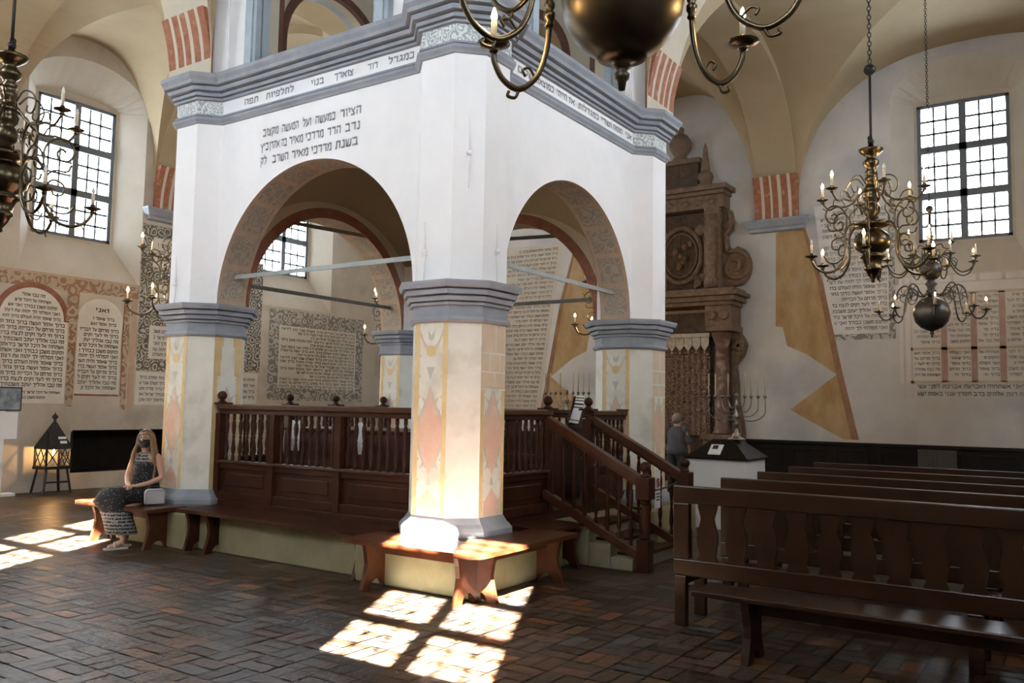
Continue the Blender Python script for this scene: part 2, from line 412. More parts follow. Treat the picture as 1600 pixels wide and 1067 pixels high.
# ---- windows
def window(name, P, c, zb):
    z0, z1 = GZ0+zb, GZ1+zb; u0, u1 = c-GW/2, c+GW/2; d = GD+0.07
    fr = MB()
    def bx(a,b,z,w,d0,d1):
        p = P(a,z,d0); q = P(b,w,d1)
        fr.box(min(p[0],q[0]),max(p[0],q[0]),min(p[1],q[1]),max(p[1],q[1]),z,w)
    t = 0.065; mu = 0.058; tr = 0.066
    bx(u0,u0+t,z0,z1,d-.06,d+.06); bx(u1-t,u1,z0,z1,d-.06,d+.06); bx(u0,u1,z0,z0+t,d-.06,d+.06); bx(u0,u1,z1-t,z1,d-.06,d+.06)
    bx(c-mu,c+mu,z0,z1,d-.07,d+.05)
    hs = [z0+(z1-z0)*k/3 for k in (0,1,2,3)]
    for z in hs[1:3]: bx(u0,u1,z-tr,z+tr,d-.07,d+.05)
    root = struct(fr.build(name, M['frame']))
    lights = []
    for k in range(3):
        for (a,b) in ((u0+t,c-mu),(c+mu,u1-t)):
            za = hs[k]+(t if k==0 else tr); zc = hs[k+1]-(t if k==2 else tr)
            g = MB(); g.quad(P(a,za,d),P(b,za,d),P(b,zc,d),P(a,zc,d),0)
            def bar(a1,b1,z1_,z2_):
                p = P(a1,z1_,d-.012); q = P(b1,z2_,d+.012)
                g.box(min(p[0],q[0]),max(p[0],q[0]),min(p[1],q[1]),max(p[1],q[1]),z1_,z2_,1)
            for i in (1,2):
                uu = a+(b-a)*i/3; bar(uu-.017,uu+.017,za,zc)
                zz = za+(zc-za)*i/3; bar(a,b,zz-.020,zz+.020)
            g.build('pane', [M['glass'], M['frame']], root)
    return root
k = 1
for c in WIN_N: window('window_%d' % k, PN, c, 0); k += 1
for c in WIN_E: window('window_%d' % k, PE, c, 0.15); k += 1
for c in WIN_S: window('window_%d' % k, PS, c, 0); k += 1
for c in WIN_W: window('window_%d' % k, PW, c, 0); k += 1

# ---- vault: nine-bay groin vault with bands carried from tower to wall
XB = [(WX, -0.42), (0.42, S-0.42), (S+0.42, EX)]
YB = [(SY, -0.42), (0.42, T-0.42), (T+0.42, NY)]
def prof(u):
    u = min(1.0, abs(u)); return ZS + VH*max(0.0, 1-u**NX)**(1/NX)
def vault():
    mb = MB(); n = 64
    for i in range(3):
        for j in range(3):
            if i == 1 and j == 1: continue
            x0,x1 = XB[i]; y0,y1 = YB[j]
            us = [-math.cos(math.pi*k/n) for k in range(n+1)]
            vs = []; fs = []
            for a in us:
                for b in us:
                    vs.append(((x0+x1)/2+a*(x1-x0)/2, (y0+y1)/2+b*(y1-y0)/2, max(prof(a), prof(b))+0.0))
            for a in range(n):
                for b in range(n):
                    p = a*(n+1)+b; q = ((p,p+1,p+n+2),(p,p+n+2,p+n+1)) if (a < n/2) == (b < n/2) else ((p,p+1,p+n+1),(p+1,p+n+2,p+n+1)); fs += q
            mb.add(vs, fs, 0, False)
    # transverse bands: (fixed interval, running interval), slightly below the vault
    def band(axis, f0, f1, r0, r1):
        n2 = 48; A=[];B=[];C=[];D=[]
        for k in range(n2+1):
            u = -math.cos(math.pi*k/n2); r = (r0+r1)/2+u*(r1-r0)/2
            z = ZS + (VH-0.16)*max(0.0,1-abs(u)**NX)**(1/NX); z2 = prof(u)+0.06
            if k in (0,n2): z = ZS; z2 = ZS
            q = (lambda f,zz: (f,r,zz)) if axis == 'y' else (lambda f,zz: (r,f,zz))
            A.append(q(f0,z)); B.append(q(f1,z)); C.append(q(f0,z2)); D.append(q(f1,z2))
        K = 15 if (r0+r1)/2 > 1.9 else -15      # cream limewash only where the band leaves the tower
        for X, Y in ((A,B),(A,C),(B,D),(C,D)):
            if K > 0: mb.strip(X[:K+1],Y[:K+1],1); mb.strip(X[K:],Y[K:],0)
            else: mb.strip(X[:K],Y[:K],0); mb.strip(X[K-1:],Y[K-1:],1)
    for f in ((-0.42,0.42),(S-0.42,S+0.42)):
        band('y', f[0], f[1], *YB[0]); band('y', f[0], f[1], *YB[2])
    for f in ((-0.42,0.42),(T-0.42,T+0.42)):
        band('x', f[0], f[1], *XB[0]); band('x', f[0], f[1], *XB[2])
    # flat lid over everything so no daylight leaks past the vault
    mb.box(WX-0.6, EX+0.6, SY-0.6, NY+0.6, 8.95, 9.05, 0)
    return struct(mb.build('ceiling', [M['vault'], M['arch_cream']]))
vault()

# ---- wall responds (corbel moulding and striped springer) where the bands meet the outer walls
def respond(P, u, left_clip=None):
    mb = MB(); w = 0.46
    prof_ = [(0.05,5.20),(0.09,5.22),(0.09,5.27),(0.13,5.30),(0.17,5.36),(0.20,5.40),(0.20,5.44),(0.17,5.45)]
    for (d0,z0),(d1,z1) in zip(prof_, prof_[1:]):
        p = [P(u-w-d0,z0,-d0),P(u+w+d0,z0,-d0),P(u+w+d1,z1,-d1),P(u-w-d1,z1,-d1)]
        mb.quad(*p, m=0)
        mb.quad(P(u-w-d0,z0,0),P(u-w-d0,z0,-d0),P(u-w-d1,z1,-d1),P(u-w-d1,z1,0),0)
        mb.quad(P(u+w+d0,z0,0),P(u+w+d0,z0,-d0),P(u+w+d1,z1,-d1),P(u+w+d1,z1,0),0)
    for zz,d in ((5.20,.05),(5.45,.17)):
        mb.quad(P(u-w-d,zz,0),P(u+w+d,zz,0),P(u+w+d,zz,-d),P(u-w-d,zz,-d),0)
    return mb
def springer(mb, P, u, z0, z1, d0, d1, w, stripes, m0, off=0.006):
    # curved striped block under a band; d grows into the room
    n = 8
    for k in range(len(stripes)-1):
        a, b = stripes[k], stripes[k+1]; A=[];B=[]
        for i in range(n+1):
            t = i/n; z = z0+(z1-z0)*t; d = d0+(d1-d0)*t**2
            A.append(P(u+w*a,z,-d)); B.append(P(u+w*b,z,-d))
        mb.strip(A,B,m0+(k%2))
    for sg in (-1,1):
        A=[];B=[]
        for i in range(n+1):
            t = i/n; z = z0+(z1-z0)*t; d = d0+(d1-d0)*t**2
            A.append(P(u+sg*w,z,-d)); B.append(P(u+sg*w,z,0.02))
        mb.strip(A,B,m0)
STR = [-1,-.72,-.58,-.28,-.12,.14,.24,.52,.66,1.0]
def respond_obj(P, u, parent):
    mb = respond(P, u); springer(mb, P, u, 5.45, 6.3, 0.045, 0.22, 0.43, STR, 1)
    o = mb.build('trim_1', [M['blue'], M['redstripe'], M['arch_cream']]); struct(o)
for u in (0.0, S): respond_obj(PN, u, wall_n); respond_obj(lambda u,z,d: (u, SY-d, z), u, wall_s)
for u in (0.0, T): respond_obj(PE, u, wall_e); respond_obj(PW, u, wall_w)

# ---- dark wainscot along the east wall
wz = 1.08
mb = MB(); x = EX
for (ya, yb) in ((SY, 0.62), (3.3, NY)):
    mb.box(x-0.05, x+0.01, ya, yb, 0, wz-0.06)
    mb.box(x-0.09, x+0.01, ya, yb, wz-0.06, wz)
    mb.box(x-0.08, x+0.01, ya, yb, 0, 0.14)
    n = max(1, int((yb-ya)/0.75)); st = (yb-ya)/n
    for i in range(n):
        y0 = ya+i*st+0.09; y1 = ya+(i+1)*st-0.09
        for (p,q,z0,z1) in ((y0,y1,.22,.26),(y0,y1,.90,.94),(y0,y0+.04,.26,.90),(y1-.04,y1,.26,.90)): mb.box(x-0.068, x-0.049, p, q, z0, z1)
struct(mb.build('trim_2', M['dado'], None, 0.004))
# heating grille set in the wainscot
mb = MB(); mb.box(EX-0.105, EX-0.066, -3.12, -2.50, 0.62, 1.0)
for i in range(14): mb.box(EX-0.118, EX-0.104, -3.09+i*.043, -3.07+i*.043, 0.65, 0.97)
tag(mb.build('heating_grille', mat('grille_paint',(0.06,0.055,0.045),(0.08,0.07,0.06),8,.6)), 'dark slatted heating grille fixed on the wainscot behind the last pews', 'grille')

# ================================================================== PAINTED INSCRIPTIONS
# square Hebrew letters drawn as pen strokes: (x0, y0, x1, y1) in a unit-high box, width last
LET = {
 'א': ([(.03,1,.60,0),(.60,1,.42,.5),(.04,0,.20,.60)],.64), 'ב': ([(0,1,.52,1),(.50,1,.50,0),(0,0,.66,0)],.66),
 'ג': ([(.06,1,.36,1),(.32,1,.32,.3),(.32,.4,.05,0),(.32,.35,.42,0)],.44), 'ד': ([(0,1,.62,1),(.50,1,.50,0)],.62),
 'ה': ([(0,1,.60,1),(.55,1,.55,0),(.10,.58,.10,0)],.61), 'ו': ([(0,1,.24,1),(.20,1,.20,0)],.26), 'ז': ([(0,1,.32,1),(.17,1,.17,0)],.32),
 'ח': ([(0,1,.60,1),(.54,1,.54,0),(.08,1,.08,0)],.60), 'ט': ([(.06,1,.06,0),(.02,0,.60,0),(.56,0,.56,1),(.60,1,.30,1)],.62),
 'י': ([(0,1,.22,1),(.18,1,.18,.5)],.24), 'כ': ([(0,1,.52,1),(.50,1,.50,0),(0,0,.52,0)],.56), 'ך': ([(0,1,.54,1),(.48,1,.48,-.35)],.55),
 'ל': ([(.06,1.42,.06,1),(0,1,.52,1),(.48,1,.46,.55),(.47,.55,.22,0)],.54), 'מ': ([(.02,1,.20,.72),(.20,.8,.06,0),(.22,1,.62,1),(.58,1,.58,0),(.30,0,.62,0)],.64),
 'ם': ([(0,1,.60,1),(.55,1,.55,0),(.06,0,.60,0),(.08,1,.08,0)],.60), 'נ': ([(.10,1,.36,1),(.32,1,.32,0),(0,0,.36,0)],.38), 'ן': ([(0,1,.24,1),(.19,1,.19,-.35)],.25),
 'ס': ([(0,1,.60,1),(.07,1,.14,.1),(.54,1,.47,.1),(.12,0,.50,0)],.60), 'ע': ([(.08,1,.24,.14),(.52,1,.46,.25),(.50,.26,0,-.10)],.56),
 'פ': ([(.04,1,.54,1),(.50,1,.50,0),(0,0,.54,0),(.07,1,.07,.5),(.05,.52,.28,.52)],.58), 'ף': ([(.04,1,.54,1),(.48,1,.48,-.35),(.07,1,.07,.5),(.05,.52,.28,.52)],.55),
 'צ': ([(.04,1,.46,.06),(.52,1,.30,.52),(0,0,.50,0)],.56), 'ץ': ([(.04,1,.34,.4),(.50,1,.34,.4),(.32,.5,.32,-.35)],.52),
 'ק': ([(0,1,.58,1),(.54,1,.36,.12),(.09,.62,.09,-.35)],.58), 'ר': ([(0,1,.52,1),(.47,1,.47,0)],.54),
 'ש': ([(.06,1,.12,0),(.08,0,.60,0),(.64,1,.56,0),(.36,1,.22,.08)],.68), 'ת': ([(.06,1,.60,1),(.55,1,.55,0),(.15,1,.13,0),(0,0,.16,0)],.62), '״': ([(.05,1.05,.02,.75),(.2,1.05,.17,.75)],.24)}
_glyph = {}
def glyphs(s):
    if s not in _glyph:
        V = []; Fq = []; x = 0.0
        for ch in s[::-1]:
            if ch not in LET: x += 0.34; continue
            strokes, w = LET[ch]
            for (ax, ay, bx_, by) in strokes:
                ay, by = .11+.78*ay, .11+.78*by; dx, dy = bx_-ax, by-ay; L = math.hypot(dx, dy); dx /= L; dy /= L
                t = .115 if abs(dy) < .2 else (.078 if abs(dx) < .2 else .088)
                e = .0 if abs(dy) < .2 else .06
                k = len(V); nx, ny = -dy*t, dx*t
                V += [(x+ax-dx*e+nx, ay-dy*e+ny), (x+ax-dx*e-nx, ay-dy*e-ny), (x+bx_+dx*e-nx, by+dy*e-ny), (x+bx_+dx*e+nx, by+dy*e+ny)]
                Fq.append((k, k+1, k+2, k+3))
            x += w + .13
        _glyph[s] = (np.array(V), Fq, x-.13)
    return _glyph[s]
CAP = 1.0
def put(mb, s, right, zb, width, h, P, d=-0.008, sgn=1, slope=0.0):
    # lettering ends at its right edge u=right, runs leftwards for width; sgn: direction of 'rightwards' along u
    v, f, w = glyphs(s); k = width/w
    pts = []
    for x, y in v:
        r = (x*k - width)                # 0 at the right edge
        pts.append(P(right + sgn*r, zb + y*h/CAP + slope*r, d))
    mb.add(pts, f, 0)
LINES = ['מה טבו אהליך יעקב משכנתיך ישראל ואני ברב חסדך אבוא ביתך','אשתחוה אל היכל קדשך ביראתך יהוה אהבתי מעון ביתך','ומקום משכן כבודך ואני אשתחוה ואכרעה אברכה לפני עשי',
 'ואני תפלתי לך יהוה עת רצון אלהים ברב חסדך ענני באמת ישעך','ברוך שאמר והיה העולם ברוך הוא ברוך עשה בראשית','ברוך אומר ועשה ברוך גוזר ומקים ברוך מרחם על הארץ',
 'ברוך מרחם על הבריות ברוך משלם שכר טוב ליראיו','ברוך חי לעד וקים לנצח ברוך פודה ומציל ברוך שמו']
_li = [0]
def block(mb, rows, P, d, sgn, gap=0.10):
    # rows: (right, zbase, width, height); long rows are one phrase, short rows part of one
    for (r, z, w, h) in rows:
        s = LINES[_li[0] % 8]; _li[0] += 1
        want = int(w/(h*0.66))
        if want < len(s): s = s[:max(3, want)].strip()
        put(mb, s, r, z, w, h, P, d, sgn)
rn = random.Random(11)
def painted(name, wallobj, P, polys, mats, rows, sgn, ink='ink', d0=-0.004):
    mb = MB()
    for k_, (pts, mi) in enumerate(polys): mb.add([P(u,z,d0-0.0005*min(k_,6)) for (u,z) in pts], [tuple(range(len(pts)))], mi)
    o = mb.build(name, [M[q] for q in mats], wallobj)
    if rows:
        t = MB(); block(t, rows, P, d0-0.006, sgn); t.build('inscription', M[ink], o)
    return o
def rect(a,b,z0,z1): return [(a,z0),(b,z0),(b,z1),(a,z1)]
def ring(cu, cz, r0, r1, n=20):
    A = [(cu+r1*math.cos(math.pi*i/n), cz+r1*math.sin(math.pi*i/n)) for i in range(n+1)]
    B = [(cu+r0*math.cos(math.pi*i/n), cz+r0*math.sin(math.pi*i/n)) for i in range(n+1)]
    return [[A[i],A[i+1],B[i+1],B[i]] for i in range(n)]
# north wall, left: arched tablet with red arch, narrow arched tablet, pilaster strips, frieze, scrollwork panel
polys = [(arch_outline(0.45,1.74,1.55,3.05,3.60),0)] + [(q,1) for q in ring(1.10,3.02,0.56,0.66)]
rows = [(1.30,3.42,0.40,0.055)] + [(1.10+w/2, 3.32-0.098*i, w, 0.052) for i,w in enumerate([.62,.84,.94,1.0])] + [(1.68,2.92-0.098*i,1.2-rn.choice([0,0,0,.06]),0.062) for i in range(12)] + [(1.66,1.72,.8,.045),(1.4,1.63,.5,.045)]
painted('arched_tablet', wall_n, PN, polys, ['panel','redband'], rows, 1)
polys = [(arch_outline(1.92,2.78,1.72,3.15,3.52),0)] + [(rect(1.92,2.78,1.70,1.735),1)]
rows = [(2.50,3.27,0.26,0.075)] + [(2.62,3.12,.42,.055),(2.66,3.02,.5,.055)] + [(2.72,2.90-0.098*i,.76-rn.choice([0,0,.03,.08]),0.062) for i in range(12)]
painted('narrow_tablet', wall_n, PN, polys, ['panel','redband'], rows, 1)
polys = [(rect(1.76,1.90,1.5,3.0),0),(rect(2.82,2.93,1.45,3.6),0),(rect(2.95,3.08,1.45,3.6),1),(rect(0.35,3.10,3.60,3.83),0),(rect(0.35,3.12,3.835,3.875),1),(rect(0.3,0.45,3.0,3.6),0),(rect(1.70,1.92,3.05,3.60),0),(rect(2.80,2.82,1.7,3.6),2)]
painted('painted_pilasters', wall_n, PN, polys, ['scroll_warm','salmon','redband'], [], 1)
polys = [(rect(3.12,4.6,2.22,5.12),0),(rect(3.36,4.4,4.28,4.88),1),(rect(3.36,4.4,3.40,3.95),1),(rect(3.36,4.4,2.46,3.12),1),(rect(3.12,4.6,1.55,2.19),1)]
rows = [(4.3,z,.85,.07) for z in (4.70,4.56,4.42,3.78,3.62,3.48)]+[(4.3,z,.85,.06) for z in (2.98,2.86,2.74,2.62,2.52)]+[(4.5,z,1.3,.055) for z in (2.06,1.95,1.84,1.73,1.62)]
painted('scrollwork_panel', wall_n, PN, polys, ['scroll_dark','panel'], rows, 1)
# north wall seen through the arches
polys = [(rect(5.45,6.10,2.30,4.75),0),(rect(5.45,6.05,1.60,2.27),1)]
painted('scrollwork_panel', wall_n, PN, polys, ['scroll_dark','panel'], [(5.98,z,.5,.06) for z in (2.1,1.97,1.84,1.71)], 1)
polys = [(rect(6.33,9.36,1.70,3.78),0),(rect(6.62,9.10,1.98,3.42),1)]
rows = [(9.05, 3.32-0.083*i, 2.38-rn.choice([0,0,0,.5,.9]) , 0.055) for i in range(17)]
painted('framed_tablet', wall_n, PN, polys, ['scroll_wall','panel'], rows, 1)
# east wall, right of the ark: slanted tablet, painted curtains, gridded tablet
polys = [([(-0.72,5.62),(-2.16,5.70),(-2.16,3.0),(-1.02,3.0)],0),([(-2.05,5.60),(-2.16,5.60),(-2.16,3.0),(-2.05,3.0)],1),([(-1.02,3.0),(-2.16,3.0),(-2.16,3.11),(-1.0,3.11)],1)]
rows = []
for i in range(21):
    z = 5.42-0.112*i; left = -0.76-0.30*(5.6-z)/2.6-0.05
    rows.append((-2.02, z, (2.02+left)*(1.0 if i % 5 else .8), 0.062))
painted('slanted_tablet', wall_e, PE, polys, ['panel_e','scroll_wall'], rows, -1, 'ink_e')
CUR = [(.02,5.17),(.04,3.31),(-.10,3.29),(-.18,2.92),(-.55,2.75),(-1.11,2.35),(-.23,1.67),(-1.22,1.13),(-1.49,1.13),(-1.2,2.45),(-.88,4.1),(-.62,5.0),(-.56,5.2),(-.50,5.34),(-.40,5.36),(-.32,5.30)]
def curtain(f, name):
    mb = MB(); pts = [(f(y),z) for y,z in CUR]
    tri = tessellate_polygon([[Vector((u,z,0)) for u,z in pts]]); mb.add([PE(u,z,-0.004) for u,z in pts], tri, 0)
    e0 = [(-1.36,1.13),(-1.08,2.45),(-.78,4.1),(-.55,5.0),(-.50,5.2)]; e1 = [(-1.49,1.13),(-1.2,2.45),(-.88,4.1),(-.62,5.0),(-.56,5.2)]
    mb.strip([PE(f(y),z,-0.006) for y,z in e0],[PE(f(y),z,-0.006) for y,z in e1],1)
    mb.add([PE(f(-.44)+.13*math.cos(k*.5236),5.30+.13*math.sin(k*.5236),-0.007) for k in range(12)],[tuple(range(12))],1)
    mb.build(name, [M['ochre'],M['russet']], wall_e)
curtain(lambda y: y, 'painted_curtain'); curtain(lambda y: 3.9-y+.22, 'painted_curtain')
polys = [(rect(-5.6,-2.22,2.18,4.12),0)]
for y in (-2.95,-3.42,-3.86,-4.35,-4.85): polys.append((rect(y-.05,y+.05,2.2,3.78),1))
for z in (3.78,2.80,2.20): polys.append((rect(-5.6,-2.40,z-.025,z+.025),2))
for y in (-2.3,-2.42): polys.append((rect(y-.02,y+.02,1.9,4.1),3))
for z in (4.12,3.98): polys.append((rect(-5.6,-2.3,z-.015,z+.015),3))
polys += [(rect(y-.03,y+.03,3.98,4.12),3) for y in (-2.7,-3.1,-3.5,-3.9,-4.3)]
mb = MB()
for i,(pts,mi) in enumerate(polys): mb.add([PE(u,z,-0.004-0.0004*(i>0)) for u,z in pts],[tuple(range(len(pts)))],mi)
pan = mb.build('gridded_tablet', [M['panel_e'],mat('faded_red_column',(0.36,0.24,0.21),(0.44,0.32,0.28),6,.85),mat('faded_ochre_rule',(0.46,0.40,0.30),(0.52,0.46,0.36),6,.85),mat('faded_rose_rule',(0.50,0.43,0.40),(0.56,0.49,0.46),6,.85)], wall_e)
t = MB(); rows = []
for (a,b) in ((-2.46,-2.88),(-3.02,-3.36),(-3.49,-3.80),(-3.93,-4.28),(-4.42,-4.78)):
    for i in range(15):
        z = 3.68-0.098*i
        if abs(z-2.80) < .05: continue
        rows.append((b, z, (a-b)*rn.choice([1,1,.9,.75]), 0.048))
for z in (2.09,1.96): rows.append((-5.0, z, 2.5, 0.068))
block(t, rows, PE, -0.010, -1); t.build('inscription', M['ink_e'], pan)
# east wall left of the ark, seen through the right arch
polys = [([(7.3,5.5),(4.95,5.42),(5.55,1.5),(7.3,1.5)],0)]
rows = []
for i in range(34):
    z = 5.30-0.111*i; right = 5.02+0.60*(5.42-z)/3.92
    w = (6.6-right)*rn.choice([1,1,1,.9,.7])
    rows.append((right+.03, z, w, 0.058))
painted('tall_tablet', wall_e, PE, polys, ['panel_warm'], rows, -1, 'ink_e')

# ================================================================== THE BIMAH TOWER
CX, CY = S/2, T/2
tower = thing('bimah_tower', 'white four-pillared tower with blue-grey mouldings and Hebrew lettering, at the centre of the hall', 'tower', (CX, CY, 0))
A_, E_ = 0.410, 0.198; XW = -0.205
CORN = {'near':(0,0),'left':(0,T),'right':(S,0),'back':(S,T)}
SH = 0.411
def shaft(cx, cy, which):
    mb = MB(); e = SH*0.47
    mb.octa([(0.505,.45),(.505,.50),(.485,.53),(.455,.56),(.43,.60),(.42,.615)], cx, cy, 0.45, 1)
    mb.octa([(SH+.004,.60),(SH,2.42)], cx, cy, 0.47, 0)
    faces = [(-1,0),(0,-1)] if which != 'back' else [(-1,0),(0,-1)]
    for fx, fy in faces:
        # local frame on the face: u to the viewer's right, v up
        if fx: P = lambda u,v,d,cx=cx,cy=cy: (cx-SH-d, cy-u, v)
        else:  P = lambda u,v,d,cx=cx,cy=cy: (cx+u, cy-SH-d, v)
        def sh(pts, m, d=.0045): mb.add([P(u,v,d) for u,v in pts], [tuple(range(len(pts)))], m)
        w = e
        for sg in (-1,1):
            sh([(sg*(w-.055),.62),(sg*w,.62),(sg*w,2.40),(sg*(w-.055),2.40)], 3)
            for k in range(9):
                z = .75+k*.19
                sh([(sg*(w-.058),z-.018),(sg*(w-.058),z+.018),(sg*(w-.082),z+.012)], 3, .005)
        blocks = (which == 'near' and fy) or (which == 'right' and fx == 0)
        top = 1.72 if blocks else 1.62
        # lozenge with leafy points, half lozenge at the foot
        loz = [(0,.98),(-.065,1.12),(-.145,1.32),(-.15,1.42),(-.10,1.54),(-.055,1.62),(0,1.78),(.055,1.62),(.10,1.54),(.15,1.42),(.145,1.32),(.065,1.12)]
        sh([(u*1.22, 1.38+(v-1.38)*1.10) for u,v in loz], 5, .003)
        for sg in (-1,1):
            for u,v,dy in ((.12,1.20,-.06),(.15,1.30,-.04),(.15,1.44,.05),(.11,1.56,.06),(.06,1.65,.06),(.07,1.10,-.06)):
                sh([(sg*u,v-.03),(sg*u,v+.03),(sg*min(u+.045,w-.065),v+dy)][::sg], 5, .0035)
        sh(loz, 4, .006)
        foot = [(-.125,.62),(.125,.62),(.12,.74),(.07,.80),(.03,.84),(0,.88),(-.03,.84),(-.07,.80),(-.12,.74)]
        sh([(u*1.14,.62+(v-.62)*1.12) for u,v in foot], 5, .003); sh(foot, 4, .005)
        sh([(-.03,.90),(.03,.90),(.02,.95),(0,.985),(-.02,.95)], 5, .004)
        if blocks:
            rowsz = [2.40,2.17,1.98,1.80]
            sh([(-w,1.80),(w,1.80),(w,2.40),(-w,2.40)], 6, .005)
            for z in (2.12,1.945,1.785): sh([(-w,z-.008),(w,z-.008),(w,z+.008),(-w,z+.008)], 0, .007)
            for u,z0,z1 in ((.03,2.12,2.4),(-.06,1.945,2.12),(.10,1.945,2.12),(.02,1.785,1.945)): sh([(u-.006,z0),(u+.006,z0),(u+.006,z1),(u-.006,z1)], 0, .007)
        elif which == 'left' and fy:
            for sg in (-1,1):
                sh([(sg*w,2.40),(sg*.07,2.40),(sg*.07,2.28),(sg*.09,2.28),(sg*.09,2.12),(sg*.10,2.12),(sg*.10,1.93),(sg*w,1.93)], 3, .005)
        else:
            # garland with fruit and a leaf sprig
            for sg in (-1,1):
                A = [(sg*(.02+.13*t), 2.12+.22*t**2) for t in (0,.2,.4,.6,.8,1)]
                mb.strip([P(u,v,.005) for u,v in A],[P(u+.0,v+.055-.02*i/5,.005) for i,(u,v) in enumerate(A)],6)
            mb.add([P(.055*math.cos(k*.5236),2.13+.055*math.sin(k*.5236),.006) for k in range(12)],[tuple(range(12))],3)
            sh([(-.03,2.24),(-.045,2.33),(0,2.27),(.045,2.33),(.03,2.24),(0,2.22)],5,.006)
            sh([(-.05,1.98),(.05,1.98),(.02,1.92),(0,1.86),(-.03,1.93)],5,.006)
    col = mb.build('column', [M['pale'],M['blue'],M['white'],M['yellow'],M['pink'],M['sage'],M['peach']], tower)
    cb = MB()
    P_ = [(.425,2.395),(.437,2.40),(.452,2.42),(.437,2.45),(.418,2.455),(.424,2.55),(.452,2.555),(.455,2.575),(.430,2.578),(.430,2.588),(.472,2.592),(.485,2.62),(.485,2.63),(.455,2.633),(.455,2.645),(.505,2.648),(.51,2.69),(.482,2.693),(.482,2.705),(.535,2.707),(.552,2.745),(.552,2.77)]
    cb.octa(P_, cx, cy, 0.48); cb.build('capital', M['blue'], col)
    pb = MB(); e2 = .66
    pb.box(cx-e2,cx+e2,cy-e2,cy+e2,0,.40); pb.octa([(.50,.39),(.50,.455)],cx,cy,.45); pb.build('plinth', M['podium'], col, 0.02)
    ub = MB(); ub.octa([(A_,2.765),(A_,8.6)], cx, cy, E_/A_); ub.build('upper_pier', M['white'], tower)
for k,(cx,cy) in CORN.items(): shaft(cx, cy, k)

# arch walls between the piers; P(u, d, z): u along the side, d inwards from the outer face
TH = 0.42
def arch_wall(P, L, name):
    mb = MB(); c = L/2; r = c-0.43; near = name in ('west','south'); zs = 2.77; zt = 5.50; n = 66
    ts = [math.pi*i/n for i in range(n+1)]
    arc = [(c-r*math.cos(t), zs+r*math.sin(t)) for t in ts]
    for d, m in ((0,0),(TH,4)):
        top = [(c-r*math.cos(t), zt) for t in ts]
        mb.strip([P(u,d,z) for u,z in arc],[P(u,d,z) for u,z in top],m)
        for a,b in ((0.2,c-r),(c+r,L-0.2)): mb.quad(P(a,d,zs),P(b,d,zs),P(b,d,zt),P(a,d,zt),m)
    # soffit: coffers between salmon bands
    for a,b,kind in ((0,.045,'s'),(.045,TH-.05,'c'),(TH-.05,TH,'s')):
        for i in range(n):
            k = i % 6
            m = 1 if kind == 'e' else (1 if (kind == 's' or k in (5,)) else 2)
            mb.quad(P(arc[i][0],a,arc[i][1]),P(arc[i+1][0],a,arc[i+1][1]),P(arc[i+1][0],b,arc[i+1][1]),P(arc[i][0],b,arc[i][1]),m)
    o = mb.build('arch_wall', [M['white'],M['salmon'],M['soffit'],M['redband'],M['arch_cream']], tower)
    # red-brown painted band around the arch on the inner side
    rb = MB(); q = [P(u,TH+.004,z) for u,z in arc]; q2 = [P(c-(r+.14)*math.cos(t),TH+.004,zs+(r+.14)*math.sin(t)) for t in ts]
    rb.strip(q,q2); rb.build('painted_band', M['redband'], o)
    # storey above the cornice: arched opening, frame
    ub = MB(); z0 = 5.48; hw = 0.93; zs2 = 7.35 if near else 6.5; n2 = 24; zt2 = 8.6; th2 = .34
    for d,m in ((0.02,0),(th2,1)):
        ol = arch_outline(c-hw, c+hw, z0, zs2, zs2+hw, n2)
        tri = tessellate_polygon([[Vector((u,z,0)) for u,z in [(0.2,z0-.01),(L-.2,z0-.01),(L-.2,zt2),(.2,zt2)]],[Vector((u,z,0)) for u,z in ol]])
        ub.add([P(u,d,z) for u,z in [(0.2,z0-.01),(L-.2,z0-.01),(L-.2,zt2),(.2,zt2)]+ol], tri, m)
    ol = arch_outline(c-hw, c+hw, z0, zs2, zs2+hw, n2)
    ub.strip([P(u,0.02,z) for u,z in ol],[P(u,.14,z) for u,z in ol],2,False,True)
    ub.strip([P(u,.14,z) for u,z in ol],[P(u,.27,z) for u,z in ol],1,False,True)
    ub.strip([P(u,.27,z) for u,z in ol],[P(u,th2,z) for u,z in ol],3,False,True)
    w = ub.build('upper_wall', [M['white'],M['arch_cream'],M['blue_light'],M['darkred']], tower)
    bb = MB()
    for i in range(2, len(ol)-1):
        pass
    A = [(u,z) for u,z in ol[1:]]+[ol[0]]
    B = [((c+(u-c)*1.13), z0 if z <= z0+.01 else (zs2+(z-zs2)*1.13 if z > zs2 else z)) for u,z in A]
    bb.strip([P(u,th2+.005,z) for u,z in A],[P(u,th2+.005,z) for u,z in B],0); bb.build('painted_band', M['darkred'], w)
    for sg in (-1,1):
        pb = MB(); a = c+sg*hw; b = c+sg*(hw+.2)
        p = P(min(a,b),-0.06,z0); q = P(max(a,b),.03,zt2)
        pb.box(min(p[0],q[0]),max(p[0],q[0]),min(p[1],q[1]),max(p[1],q[1]),z0,zt2)
        a2 = c+sg*(hw+.05); b2 = c+sg*(hw+.15); p = P(min(a2,b2),-0.085,z0); q = P(max(a2,b2),.03,zt2)
        pb.box(min(p[0],q[0]),max(p[0],q[0]),min(p[1],q[1]),max(p[1],q[1]),z0,zt2)
        pb.build('pilaster', M['blue_light'], w)
    # iron tie bar across the springing
    tb = MB()
    tb.bar(P(.30,.22,3.12),P(L-.30,.22,3.12),.02,.05); tb.build('tie_bar', M['tie'] if near else M['tie_dark'], tower)
    if not near:
        tb = MB(); tb.bar(P(.62,.40,4.0),P(L-.62,.40,4.12),.02,.05); tb.build('tie_bar', M['tie_dark'], tower)
arch_wall(lambda u,d,z: (XW+d, u, z), T, 'west')
